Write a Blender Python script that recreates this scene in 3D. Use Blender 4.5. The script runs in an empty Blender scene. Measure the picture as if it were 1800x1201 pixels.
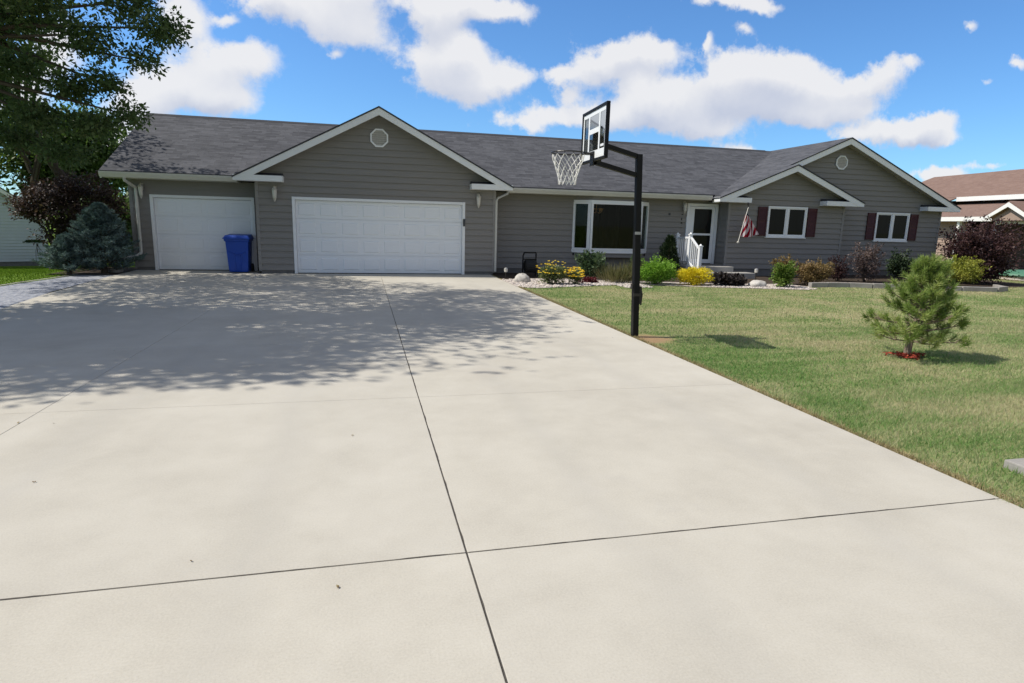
import bpy, bmesh, math, random
import numpy as np
from mathutils import Vector, Matrix
R = math.radians
rng = np.random.default_rng(7)
random.seed(5)
scene = bpy.context.scene
COL = scene.collection

# ------------------------------------------------------------------ materials
def new_mat(name):
    m = bpy.data.materials.new(name); m.use_nodes = True
    nt = m.node_tree; nt.nodes.clear()
    out = nt.nodes.new('ShaderNodeOutputMaterial')
    return m, nt, out
def nd(nt, t, **kw):
    n = nt.nodes.new(t)
    for k, v in kw.items(): setattr(n, k, v)
    return n
def ramp(nt, fac, stops):
    r = nd(nt, 'ShaderNodeValToRGB')
    e = r.color_ramp.elements
    while len(e) < len(stops): e.new(0.5)
    for i, (p, c) in enumerate(stops):
        e[i].position = p; e[i].color = (*c, 1) if len(c) == 3 else c
    nt.links.new(fac, r.inputs[0]); return r.outputs[0]
def noise(nt, vec, scale, detail=4, rough=.55, dist=0):
    n = nd(nt, 'ShaderNodeTexNoise'); n.inputs['Scale'].default_value = scale
    n.inputs['Detail'].default_value = detail; n.inputs['Roughness'].default_value = rough
    n.inputs['Distortion'].default_value = dist
    if vec is not None: nt.links.new(vec, n.inputs['Vector'])
    return n.outputs['Fac']
def mapping(nt, vec, scale=(1, 1, 1), loc=(0, 0, 0)):
    m = nd(nt, 'ShaderNodeMapping'); m.inputs['Scale'].default_value = scale; m.inputs['Location'].default_value = loc
    nt.links.new(vec, m.inputs['Vector']); return m.outputs[0]
def coords(nt, kind='Object'):
    return nd(nt, 'ShaderNodeTexCoord').outputs[kind]
def geo_pos(nt):
    return nd(nt, 'ShaderNodeNewGeometry').outputs['Position']
def bump(nt, h, strength, dist=.01):
    b = nd(nt, 'ShaderNodeBump'); b.inputs['Strength'].default_value = strength; b.inputs['Distance'].default_value = dist
    nt.links.new(h, b.inputs['Height']); return b.outputs[0]
def mixc(nt, fac, a, b, blend='MIX'):
    m = nd(nt, 'ShaderNodeMix', data_type='RGBA', blend_type=blend)
    for sock, v in ((m.inputs['Factor'], fac), (m.inputs['A'], a), (m.inputs['B'], b)):
        pass
    ins = {'f': m.inputs[0], 'a': m.inputs[6], 'b': m.inputs[7]}
    for k, v in (('f', fac), ('a', a), ('b', b)):
        if isinstance(v, (int, float)): ins[k].default_value = v
        elif isinstance(v, tuple): ins[k].default_value = (*v, 1)
        else: nt.links.new(v, ins[k])
    return m.outputs[2]
def math_(nt, op, a, b=None, c=None, clamp=False):
    m = nd(nt, 'ShaderNodeMath', operation=op); m.use_clamp = clamp
    for i, v in enumerate((a, b, c)):
        if v is None: continue
        if isinstance(v, (int, float)): m.inputs[i].default_value = v
        else: nt.links.new(v, m.inputs[i])
    return m.outputs[0]
def principled(nt, out, col, rough=.6, spec=.5, metal=0, normal=None):
    p = nd(nt, 'ShaderNodeBsdfPrincipled')
    if isinstance(col, tuple): p.inputs['Base Color'].default_value = (*col, 1)
    else: nt.links.new(col, p.inputs['Base Color'])
    if isinstance(rough, (int, float)): p.inputs['Roughness'].default_value = rough
    else: nt.links.new(rough, p.inputs['Roughness'])
    p.inputs['Specular IOR Level'].default_value = spec
    p.inputs['Metallic'].default_value = metal
    if normal is not None: nt.links.new(normal, p.inputs['Normal'])
    nt.links.new(p.outputs[0], out.inputs['Surface']); return p

def simple(name, col, rough=.6, var=.12, scale=6, spec=.4, metal=0, bmp=0, stretch=(1, 1, 1)):
    """painted / plain surface with a little uneven wear"""
    m, nt, out = new_mat(name)
    v = mapping(nt, coords(nt), stretch)
    n = noise(nt, v, scale, 5, .6)
    n2 = noise(nt, v, scale * 9, 3, .6)
    a = math_(nt, 'ADD', math_(nt, 'MULTIPLY', n, .7), math_(nt, 'MULTIPLY', n2, .3))
    lo = tuple(c * (1 - var) for c in col); hi = tuple(min(.95, c * (1 + var)) for c in col)
    c = ramp(nt, a, [(.3, lo), (.7, hi)])
    nr = bump(nt, n2, bmp, .004) if bmp else None
    principled(nt, out, c, rough, spec, metal, nr)
    return m

M = {}
M['siding'] = simple('grey_siding', (.242, .231, .218), .62, .10, 3, .3, 0, .35, (.6, .6, 14))
M['corner'] = simple('grey_corner_trim', (.26, .252, .244), .6, .07, 3, .3)
M['white'] = simple('white_trim_paint', (.82, .84, .86), .45, .05, 2.5, .4)
M['gutter'] = simple('white_gutter_metal', (.60, .59, .54), .4, .07, 1.2, .4)
M['soffit'] = simple('soffit_panel', (.50, .49, .45), .6, .06, 3)
M['gdoor'] = simple('garage_door_paint', (.83, .86, .90), .42, .04, 1.3, .4, 0, .12, (4, 4, 60))
M['vinyl'] = simple('white_vinyl', (.84, .86, .88), .35, .03, 3, .5)
M['shutter'] = simple('burgundy_shutter', (.060, .012, .018), .5, .12, 8)
M['found'] = simple('foundation_block', (.16, .155, .15), .9, .2, 7)
M['black'] = simple('black_powder_coat', (.005, .005, .0055), .5, .25, 9, .25)
M['blackrub'] = simple('black_rubber', (.018, .018, .019), .8, .2, 9)
M['blue'] = simple('blue_plastic', (.003, .055, .38), .42, .10, 5, .5)
M['blue2'] = simple('blue_plastic_lid', (.004, .06, .40), .45, .10, 5, .5)
M['lantern'] = simple('lantern_white_metal', (.52, .50, .45), .5, .15, 14)
M['lglass'] = simple('frosted_lantern_glass', (.62, .60, .55), .25, .08, 14, .5)
M['bark'] = simple('tree_bark', (.085, .068, .052), .9, .4, 8, .2, 0, .9, (6, 6, 1))
M['barklt'] = simple('pale_tree_bark', (.22, .17, .13), .9, .35, 9, .2, 0, .9, (6, 6, 1.5))
M['granite'] = simple('pale_granite', (.50, .475, .44), .85, .35, 11, .3, 0, .6)
M['edging'] = simple('weathered_edging_stone', (.30, .285, .265), .9, .25, 5, .2, 0, .6)
M['stoop'] = simple('stoop_concrete', (.34, .33, .31), .9, .15, 5, .3, 0, .4)
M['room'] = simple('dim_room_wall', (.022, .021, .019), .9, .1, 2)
M['curtain'] = simple('olive_curtain', (.06, .058, .045), .9, .3, 5, .2, 0, 0, (9, 1, .4))
M['brass'] = simple('warm_brass_lamp', (.75, .40, .20), .35, .1, 8, .5, .3)
M['keypad'] = simple('dark_keypad', (.05, .055, .065), .4, .1, 9)
M['darkmetal'] = simple('dark_bronze_metal', (.035, .03, .026), .5, .2, 9)
M['zinc'] = simple('worn_galvanised_metal', (.42, .42, .42), .45, .15, 9, .5, .6)
M['bwhite'] = simple('backboard_white_vinyl', (.80, .82, .84), .35, .03, 6)
M['net'] = simple('white_nylon_net', (.74, .73, .70), .8, .08, 20)
M['rim'] = simple('black_steel_rim', (.02, .019, .019), .4, .2, 12)
M['nsiding'] = simple('pale_neighbour_siding', (.52, .56, .58), .6, .05, 3)
M['nwhite'] = simple('neighbour_white_trim', (.80, .80, .78), .5, .04, 3)
M['nbrown'] = simple('neighbour_brown_wall', (.085, .050, .042), .7, .15, 4)
M['ntan'] = simple('neighbour_tan_siding', (.34, .25, .20), .6, .08, 3)
M['ndark'] = simple('neighbour_dark_stone', (.055, .042, .038), .8, .4, 9)
M['sandgreen'] = simple('green_moulded_plastic', (.075, .20, .13), .5, .08, 5)
M['acmetal'] = simple('dark_ac_metal', (.03, .031, .033), .5, .2, 6)
M['mulch'] = simple('red_bark_mulch', (.34, .055, .022), .9, .5, 45, .2, 0, 1)
M['soil'] = simple('dark_bed_soil', (.06, .045, .034), .95, .45, 30, .2, 0, 1)
M['joint'] = simple('dark_joint_filler', (.075, .066, .056), .9, .4, 15)

def mat_gravel(name, cols, scale):
    m, nt, out = new_mat(name)
    v = geo_pos(nt)
    vo = nd(nt, 'ShaderNodeTexVoronoi'); vo.inputs['Scale'].default_value = scale
    nt.links.new(v, vo.inputs['Vector'])
    sep = nd(nt, 'ShaderNodeSeparateColor'); nt.links.new(vo.outputs['Color'], sep.inputs[0])
    c = ramp(nt, sep.outputs[0], [(i / (len(cols) - 1), k) for i, k in enumerate(cols)])
    n = noise(nt, v, 2.2, 3)
    c = mixc(nt, math_(nt, 'MULTIPLY', n, .35), c, cols[0])
    principled(nt, out, c, .9, .25, 0, bump(nt, vo.outputs['Distance'], -.9, .03))
    return m
M['gravel_white'] = mat_gravel('white_gravel', [(.30, .26, .23), (.52, .46, .41), (.62, .56, .52), (.70, .66, .62)], 26)
M['gravel_blue'] = mat_gravel('slate_blue_gravel', [(.17, .18, .22), (.27, .29, .34), (.36, .38, .42), (.44, .44, .46)], 24)

def mat_concrete():
    m, nt, out = new_mat('broom_finished_concrete')
    v = geo_pos(nt)
    big = noise(nt, v, .35, 5, .6, .6)
    mid = noise(nt, v, 2.1, 6, .65)
    fine = noise(nt, v, 95, 3, .7)
    broom = noise(nt, mapping(nt, v, (9, 130, 1)), 1.0, 2, .6)
    a = math_(nt, 'ADD', math_(nt, 'MULTIPLY', big, .36), math_(nt, 'MULTIPLY', mid, .30))
    a = math_(nt, 'ADD', a, math_(nt, 'MULTIPLY', fine, .34))
    c = ramp(nt, a, [(.37, (.415, .388, .332)), (.50, (.494, .466, .402)), (.61, (.548, .520, .455))])
    # each slab cured to a slightly different tone
    sp3 = nd(nt, 'ShaderNodeSeparateXYZ'); nt.links.new(v, sp3.inputs[0])
    ix = math_(nt, 'FLOOR', math_(nt, 'DIVIDE', math_(nt, 'SUBTRACT', sp3.outputs[0], .465), 3.2)); iy = math_(nt, 'FLOOR', math_(nt, 'DIVIDE', sp3.outputs[1], 2.74))
    cb3 = nd(nt, 'ShaderNodeCombineXYZ'); nt.links.new(ix, cb3.inputs[0]); nt.links.new(iy, cb3.inputs[1])
    wn = nd(nt, 'ShaderNodeTexWhiteNoise'); nt.links.new(cb3.outputs[0], wn.inputs['Vector'])
    c = mixc(nt, math_(nt, 'MULTIPLY', wn.outputs['Value'], .16), c, (.38, .37, .35))
    # faint tyre tracks worn along the two lanes
    def track(x0):
        d = math_(nt, 'ABSOLUTE', math_(nt, 'SUBTRACT', math_(nt, 'ADD', sp3.outputs[0], math_(nt, 'MULTIPLY', noise(nt, v, .7, 3), .5)), x0))
        return math_(nt, 'SUBTRACT', 1.0, math_(nt, 'DIVIDE', d, .22), None, True)
    tk = track(1.55)
    for x0 in (3.0, -.35, -1.75): tk = math_(nt, 'MAXIMUM', tk, track(x0))
    c = mixc(nt, math_(nt, 'MULTIPLY', math_(nt, 'MULTIPLY', tk, mid), .30), c, (.33, .32, .30))
    # tiny dark aggregate specks and a few soft rusty / grey stains
    vo = nd(nt, 'ShaderNodeTexVoronoi'); vo.inputs['Scale'].default_value = 60; nt.links.new(v, vo.inputs['Vector'])
    sp = math_(nt, 'LESS_THAN', vo.outputs['Distance'], .11)
    c = mixc(nt, math_(nt, 'MULTIPLY', sp, .28), c, (.25, .235, .21))
    st = noise(nt, mapping(nt, v, (1, .6, 1), (4.2, 1.7, 0)), .8, 6, .7, .8)
    c = mixc(nt, math_(nt, 'MULTIPLY', math_(nt, 'SUBTRACT', st, .60, None, True), 1.6, None, True), c, (.36, .345, .33))
    st2 = noise(nt, mapping(nt, v, (1, 1, 1), (9, 3, 0)), .55, 4, .6)
    c = mixc(nt, math_(nt, 'MULTIPLY', math_(nt, 'SUBTRACT', st2, .62, None, True), 1.0, None, True), c, (.50, .42, .34))
    h = math_(nt, 'ADD', math_(nt, 'MULTIPLY', fine, .6), math_(nt, 'MULTIPLY', broom, .4))
    principled(nt, out, c, .88, .25, 0, bump(nt, h, .35, .003))
    return m
M['concrete'] = mat_concrete()

def mat_shingle(name, c0, c1, c2, bw=.32, bh=.145):
    m, nt, out = new_mat(name)
    uv = nd(nt, 'ShaderNodeUVMap').outputs[0]
    b = nd(nt, 'ShaderNodeTexBrick'); b.offset = .37; b.offset_frequency = 2; b.squash = .7; b.squash_frequency = 3
    b.inputs['Scale'].default_value = 1; b.inputs['Mortar Size'].default_value = .006; b.inputs['Mortar Smooth'].default_value = .3
    b.inputs['Brick Width'].default_value = bw; b.inputs['Row Height'].default_value = bh; b.inputs['Bias'].default_value = 0
    b.inputs['Color1'].default_value = (*c0, 1); b.inputs['Color2'].default_value = (*c2, 1); b.inputs['Mortar'].default_value = (*[x * .5 for x in c0], 1)
    nt.links.new(uv, b.inputs['Vector'])
    n1 = noise(nt, mapping(nt, uv, (1.5, 5, 1)), 2.6, 5, .75)
    n2 = noise(nt, uv, .5, 4, .6)
    n3 = noise(nt, uv, 110, 2, .7)
    c = mixc(nt, .5, b.outputs['Color'], ramp(nt, n1, [(.36, c0), (.5, c1), (.64, c2)]))
    c = mixc(nt, .3, c, ramp(nt, n3, [(.3, tuple(x * .75 for x in c1)), (.7, tuple(x * 1.3 for x in c1))]))
    c = mixc(nt, math_(nt, 'MULTIPLY', math_(nt, 'SUBTRACT', n2, .5, None, True), .9), c, tuple(x * 1.25 for x in c2))
    h = math_(nt, 'ADD', b.outputs['Fac'], math_(nt, 'MULTIPLY', n3, -.4))
    principled(nt, out, c, .92, .2, 0, bump(nt, h, -.5, .008))
    return m
M['roof'] = mat_shingle('charcoal_shingles', (.032, .034, .040), (.076, .079, .091), (.142, .146, .163), .42, .135)
M['nroof'] = mat_shingle('brown_shingles', (.16, .10, .08), (.21, .14, .115), (.26, .18, .15))

def mat_leaf(name, c0, c1, c2, trans=.35, rough=.55):
    m, nt, out = new_mat(name)
    at = nd(nt, 'ShaderNodeAttribute', attribute_name='tone').outputs['Fac']
    n = noise(nt, geo_pos(nt), 1.7, 3)
    f = math_(nt, 'ADD', math_(nt, 'MULTIPLY', at, .75), math_(nt, 'MULTIPLY', math_(nt, 'SUBTRACT', n, .5), .7), None, True)
    f = math_(nt, 'ADD', f, .12, None, True)
    c = ramp(nt, f, [(.05, c0), (.5, c1), (.95, c2)])
    d = nd(nt, 'ShaderNodeBsdfPrincipled'); nt.links.new(c, d.inputs['Base Color']); d.inputs['Roughness'].default_value = rough
    d.inputs['Specular IOR Level'].default_value = .35
    t = nd(nt, 'ShaderNodeBsdfTranslucent')
    nt.links.new(mixc(nt, .5, c, (1, 1, .55), 'MULTIPLY'), t.inputs[0])
    mx = nd(nt, 'ShaderNodeMixShader'); mx.inputs[0].default_value = trans
    nt.links.new(d.outputs[0], mx.inputs[1]); nt.links.new(t.outputs[0], mx.inputs[2])
    nt.links.new(mx.outputs[0], out.inputs['Surface'])
    return m
L = {}
L['shade'] = mat_leaf('shade_tree_leaf', (.036, .070, .020), (.078, .13, .040), (.18, .22, .09), .45)
L['bright'] = mat_leaf('sunny_tree_leaf', (.045, .085, .02), (.085, .15, .03), (.14, .21, .05), .4)
L['mid'] = mat_leaf('mid_green_leaf', (.035, .065, .02), (.06, .11, .03), (.10, .155, .045), .35)
L['purple'] = mat_leaf('purple_leaf', (.028, .016, .017), (.06, .036, .034), (.15, .10, .08), .3)
L['burg'] = mat_leaf('burgundy_leaf', (.024, .012, .014), (.055, .024, .026), (.15, .085, .075), .3)
L['spruce'] = mat_leaf('blue_spruce_needle', (.06, .105, .10), (.125, .19, .185), (.26, .34, .33), .2, .6)
L['conifer'] = mat_leaf('dark_conifer_needle', (.016, .032, .014), (.030, .055, .022), (.06, .085, .035), .15)
L['pine'] = mat_leaf('young_pine_needle', (.12, .20, .04), (.28, .38, .10), (.55, .58, .24), .42)
L['globe'] = mat_leaf('fresh_green_leaf', (.11, .24, .025), (.21, .40, .045), (.34, .52, .09), .42)
L['gold'] = mat_leaf('golden_leaf', (.50, .40, .02), (.80, .68, .03), (.92, .84, .08), .4)
L['flower'] = mat_leaf('yellow_petal', (.70, .42, .01), (.85, .62, .03), (.90, .74, .12), .3)
L['perennial'] = mat_leaf('perennial_leaf', (.075, .11, .035), (.15, .19, .075), (.27, .29, .15), .35)
L['hydr'] = mat_leaf('broad_green_leaf', (.035, .07, .03), (.075, .125, .055), (.20, .26, .17), .3)
L['redlow'] = mat_leaf('low_red_leaf', (.08, .008, .015), (.15, .02, .03), (.22, .05, .06), .3)
L['reed'] = mat_leaf('ornamental_grass_blade', (.08, .10, .03), (.15, .15, .06), (.26, .22, .12), .35)
L['heu'] = mat_leaf('dark_purple_leaf', (.018, .014, .016), (.042, .034, .034), (.12, .10, .09), .2)
L['green'] = mat_leaf('shrub_leaf', (.07, .13, .02), (.15, .24, .04), (.28, .36, .10), .35)
L['spirea'] = mat_leaf('bronze_shrub_leaf', (.13, .09, .04), (.24, .175, .07), (.40, .27, .15), .35)
L['barb'] = mat_leaf('smoky_purple_leaf', (.06, .042, .042), (.14, .10, .095), (.28, .21, .18), .3)
L['chart'] = mat_leaf('chartreuse_leaf', (.14, .18, .025), (.32, .34, .05), (.50, .48, .11), .35)
L['dry'] = mat_leaf('dry_fallen_leaf', (.17, .12, .07), (.24, .17, .09), (.32, .28, .12), .2)

def grass_ramp(nt, v):
    n1 = noise(nt, v, .55, 5, .65, .5)
    n2 = noise(nt, mapping(nt, v, (.35, 2.6, 1)), 1.0, 4, .6)
    n3 = noise(nt, mapping(nt, v, (.12, 1.6, 1)), 1.6, 3, .6)
    f = math_(nt, 'ADD', math_(nt, 'MULTIPLY', n1, .5), math_(nt, 'MULTIPLY', n2, .25))
    f = math_(nt, 'ADD', f, math_(nt, 'MULTIPLY', n3, .25))
    s3 = nd(nt, 'ShaderNodeSeparateXYZ'); nt.links.new(v, s3.inputs[0])
    near = math_(nt, 'SUBTRACT', 1.0, math_(nt, 'DIVIDE', math_(nt, 'ABSOLUTE', math_(nt, 'SUBTRACT', s3.outputs[0], 4.6)), 1.5), None, True)
    f = math_(nt, 'SUBTRACT', f, math_(nt, 'MULTIPLY', near, .055))
    return f
def mat_ground():
    m, nt, out = new_mat('dry_lawn_turf')
    v = geo_pos(nt)
    f = grass_ramp(nt, v)
    fine = noise(nt, v, 55, 3, .75)
    f = math_(nt, 'ADD', math_(nt, 'MULTIPLY', f, .72), math_(nt, 'MULTIPLY', fine, .28))
    c = ramp(nt, f, [(.38, (.12, .17, .050)), (.47, (.24, .26, .11)), (.58, (.38, .335, .19))])
    # the neighbouring lawn to the left is watered and greener
    sx = nd(nt, 'ShaderNodeSeparateXYZ'); nt.links.new(v, sx.inputs[0])
    left = math_(nt, 'LESS_THAN', sx.outputs[0], -6.5)
    g = ramp(nt, f, [(.36, (.07, .14, .012)), (.5, (.12, .20, .018)), (.64, (.17, .25, .035))])
    c = mixc(nt, left, c, g)
    # bare worn earth round the foot of the pole and along the slab edge
    def spot(x, y, r):
        d = nd(nt, 'ShaderNodeVectorMath', operation='DISTANCE'); nt.links.new(v, d.inputs[0]); d.inputs[1].default_value = (x, y, 0)
        q = math_(nt, 'ADD', d.outputs['Value'], math_(nt, 'MULTIPLY', noise(nt, v, 6, 3), .35))
        return math_(nt, 'SUBTRACT', 1.0, math_(nt, 'SMOOTH_MIN', math_(nt, 'DIVIDE', q, r), 1.0, .2), None, True)
    ed = math_(nt, 'MULTIPLY', math_(nt, 'LESS_THAN', math_(nt, 'ADD', sx.outputs[0], math_(nt, 'MULTIPLY', noise(nt, v, 5, 4), .16)), 4.02), math_(nt, 'GREATER_THAN', sx.outputs[0], 3.7))
    c = mixc(nt, ed, c, (.30, .23, .14))
    e = math_(nt, 'MULTIPLY', spot(4.05, 8.15, .62), 3, None, True)
    c = mixc(nt, e, c, (.34, .23, .13))
    principled(nt, out, c, .95, .15, 0, bump(nt, fine, .8, .02))
    return m
M['ground'] = mat_ground()
def mat_grass(name, green):
    m, nt, out = new_mat(name)
    v = geo_pos(nt)
    at = nd(nt, 'ShaderNodeAttribute', attribute_name='tone').outputs['Fac']
    f = grass_ramp(nt, v)
    f = math_(nt, 'ADD', math_(nt, 'MULTIPLY', f, .84), math_(nt, 'MULTIPLY', at, .16))
    if green: st = [(.36, (.08, .16, .014)), (.5, (.13, .22, .022)), (.64, (.19, .28, .045))]
    else: st = [(.37, (.165, .31, .085)), (.46, (.29, .395, .16)), (.56, (.52, .49, .30))]
    c = ramp(nt, f, st)
    d = nd(nt, 'ShaderNodeBsdfDiffuse'); nt.links.new(c, d.inputs[0])
    t = nd(nt, 'ShaderNodeBsdfTranslucent'); nt.links.new(c, t.inputs[0])
    mx = nd(nt, 'ShaderNodeMixShader'); mx.inputs[0].default_value = .4
    nt.links.new(d.outputs[0], mx.inputs[1]); nt.links.new(t.outputs[0], mx.inputs[2])
    nt.links.new(mx.outputs[0], out.inputs['Surface'])
    return m
M['grass'] = mat_grass('dry_grass_blade', False)
M['grass_green'] = mat_grass('green_grass_blade', True)
M['grass_straw'] = mat_leaf('straw_grass_blade', (.22, .20, .09), (.40, .33, .17), (.55, .45, .27), .3)

def mat_pane(name, tint, opaque):
    m, nt, out = new_mat(name)
    g = nd(nt, 'ShaderNodeBsdfGlossy'); g.inputs['Roughness'].default_value = .02; g.inputs[0].default_value = (.9, .95, .95, 1)
    if opaque:
        t = nd(nt, 'ShaderNodeBsdfPrincipled'); t.inputs['Roughness'].default_value = .4; t.inputs['Specular IOR Level'].default_value = .1
        n = noise(nt, mapping(nt, coords(nt), (5, 5, .8)), 1.3, 2)
        nt.links.new(ramp(nt, n, [(.35, tuple(x * .6 for x in tint)), (.65, tint)]), t.inputs['Base Color'])
    else:
        t = nd(nt, 'ShaderNodeBsdfTransparent'); t.inputs[0].default_value = (*tint, 1)
    fr = nd(nt, 'ShaderNodeFresnel'); fr.inputs[0].default_value = 1.42
    mx = nd(nt, 'ShaderNodeMixShader')
    nt.links.new(math_(nt, 'MULTIPLY', fr.outputs[0], .34), mx.inputs[0])
    nt.links.new(t.outputs[0], mx.inputs[1]); nt.links.new(g.outputs[0], mx.inputs[2])
    nt.links.new(mx.outputs[0], out.inputs['Surface'])
    return m
M['pane'] = mat_pane('dark_window_glass', (.005, .0075, .007), True)
M['clear'] = mat_pane('clear_window_glass', (.80, .84, .82), False)
M['acrylic'] = mat_pane('clear_backboard_acrylic', (.62, .64, .66), False)

def mat_flag():
    m, nt, out = new_mat('flag_cloth')
    uv = nd(nt, 'ShaderNodeUVMap').outputs[0]
    s = nd(nt, 'ShaderNodeSeparateXYZ'); nt.links.new(uv, s.inputs[0])
    st = math_(nt, 'GREATER_THAN', math_(nt, 'FRACT', math_(nt, 'MULTIPLY', math_(nt, 'ADD', s.outputs[0], math_(nt, 'MULTIPLY', s.outputs[1], -.45)), 6.0)), .5)
    c = mixc(nt, st, (.36, .012, .03), (.82, .74, .75))
    can = math_(nt, 'MULTIPLY', math_(nt, 'GREATER_THAN', s.outputs[1], .84), math_(nt, 'GREATER_THAN', s.outputs[0], .0))
    c = mixc(nt, can, c, (.018, .022, .06))
    d = nd(nt, 'ShaderNodeBsdfDiffuse'); nt.links.new(c, d.inputs[0])
    t = nd(nt, 'ShaderNodeBsdfTranslucent'); nt.links.new(c, t.inputs[0])
    mx = nd(nt, 'ShaderNodeMixShader'); mx.inputs[0].default_value = .3
    nt.links.new(d.outputs[0], mx.inputs[1]); nt.links.new(t.outputs[0], mx.inputs[2])
    nt.links.new(mx.outputs[0], out.inputs['Surface'])
    return m
M['flag'] = mat_flag()

# ------------------------------------------------------------------ object helpers
OFF = {}
def tag(o, label=None, cat=None, group=None, kind=None):
    if label: o['label'] = label
    if cat: o['category'] = cat
    if group: o['group'] = group
    if kind: o['kind'] = kind
    return o
def thing(name, loc, label, cat, group=None):
    o = bpy.data.objects.new(name, None); COL.objects.link(o)
    o.empty_display_size = .2; o.location = loc
    OFF[o.name] = Vector(loc)
    return tag(o, label, cat, group)
def link(name, me, mat, parent=None, loc=None, smooth=False):
    """verts are in world space; they are moved into the space of the parent (or of the base point loc)"""
    o = bpy.data.objects.new(name, me); COL.objects.link(o)
    base = Vector((0, 0, 0))
    if parent is not None:
        base = OFF[parent.name]; o.parent = parent
    elif loc is not None:
        base = Vector(loc); o.location = loc
    if base.length > 0: me.transform(Matrix.Translation(-base))
    OFF[o.name] = base.copy()
    if mat is not None: me.materials.append(mat)
    if smooth:
        me.polygons.foreach_set('use_smooth', [True] * len(me.polygons))
    return o

class MB:
    def __init__(s): s.v = []; s.f = []; s.uv = {}
    def quad(s, *p, uv=None):
        i = len(s.v); s.v += [tuple(q) for q in p]; s.f.append(tuple(range(i, i + len(p))))
        if uv: s.uv[len(s.f) - 1] = uv
        return s
    def hexa(s, b, t):
        i = len(s.v); s.v += [tuple(q) for q in b] + [tuple(q) for q in t]
        s.f += [(i+3, i+2, i+1, i), (i+4, i+5, i+6, i+7)] + [(i+k, i+(k+1) % 4, i+4+(k+1) % 4, i+4+k) for k in range(4)]
        return s
    def box(s, x0, x1, y0, y1, z0, z1):
        return s.hexa([(x0, y0, z0), (x1, y0, z0), (x1, y1, z0), (x0, y1, z0)], [(x0, y0, z1), (x1, y0, z1), (x1, y1, z1), (x0, y1, z1)])
    def obox(s, c, u, n, w, d, z0, z1):
        """box centred on c, w wide along unit u, d deep along unit n (both horizontal)"""
        c = Vector((c[0], c[1], 0)); u = Vector((u[0], u[1], 0)); n = Vector((n[0], n[1], 0))
        q = [c - u*w/2 - n*d/2, c + u*w/2 - n*d/2, c + u*w/2 + n*d/2, c - u*w/2 + n*d/2]
        return s.hexa([(p.x, p.y, z0) for p in q], [(p.x, p.y, z1) for p in q])
    def prism(s, poly, vec):
        n = len(poly); i = len(s.v); vec = Vector(vec)
        s.v += [tuple(p) for p in poly] + [tuple(Vector(p) + vec) for p in poly]
        s.f.append(tuple(reversed(range(i, i + n)))); s.f.append(tuple(range(i + n, i + 2 * n)))
        s.f += [(i+k, i+(k+1) % n, i+n+(k+1) % n, i+n+k) for k in range(n)]
        return s
    def tube(s, path, rad, n=8):
        P = [Vector(p) for p in path]
        if isinstance(rad, (int, float)): rad = [rad] * len(P)
        i0 = len(s.v); t0 = None
        for k, p in enumerate(P):
            t = (P[min(k+1, len(P)-1)] - P[max(k-1, 0)]).normalized()
            a = t.orthogonal().normalized() if t0 is None else (t0 - t * t0.dot(t)).normalized()
            t0 = a; b = t.cross(a)
            for j in range(n):
                q = p + (a * math.cos(2*math.pi*j/n) + b * math.sin(2*math.pi*j/n)) * rad[k]
                s.v.append(tuple(q))
        for k in range(len(P) - 1):
            for j in range(n):
                a = i0 + k*n + j; b = i0 + k*n + (j+1) % n
                s.f.append((a, b, b+n, a+n))
        s.f.append(tuple(i0 + j for j in reversed(range(n)))); e = i0 + (len(P)-1)*n
        s.f.append(tuple(e + j for j in range(n)))
        return s
    def lathe(s, prof, c, n=16):
        i0 = len(s.v)
        for r, z in prof:
            for j in range(n):
                s.v.append((c[0] + r*math.cos(2*math.pi*j/n), c[1] + r*math.sin(2*math.pi*j/n), c[2] + z))
        for k in range(len(prof) - 1):
            for j in range(n):
                a = i0 + k*n + j; b = i0 + k*n + (j+1) % n
                s.f.append((a, b, b+n, a+n))
        s.f.append(tuple(i0 + j for j in reversed(range(n)))); e = i0 + (len(prof)-1)*n
        s.f.append(tuple(e + j for j in range(n)))
        return s
    def build(s, name, mat, parent=None, loc=None, smooth=False, bevel=0, label=None):
        me = bpy.data.meshes.new(name); me.from_pydata(s.v, [], s.f)
        if name == 'pane':
            bm = bmesh.new(); bm.from_mesh(me); bmesh.ops.recalc_face_normals(bm, faces=bm.faces); bm.to_mesh(me); bm.free()
        if s.uv:
            ul = me.uv_layers.new(name='UVMap')
            for fi, uv in s.uv.items():
                p = me.polygons[fi]
                for li, c in zip(p.loop_indices, uv): ul.data[li].uv = c
        o = link(name, me, mat, parent, loc, smooth)
        if bevel:
            b = o.modifiers.new('bevel', 'BEVEL'); b.width = bevel; b.segments = 2; b.limit_method = 'ANGLE'; b.angle_limit = R(40)
        if label: o['label'] = label
        return o

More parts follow.
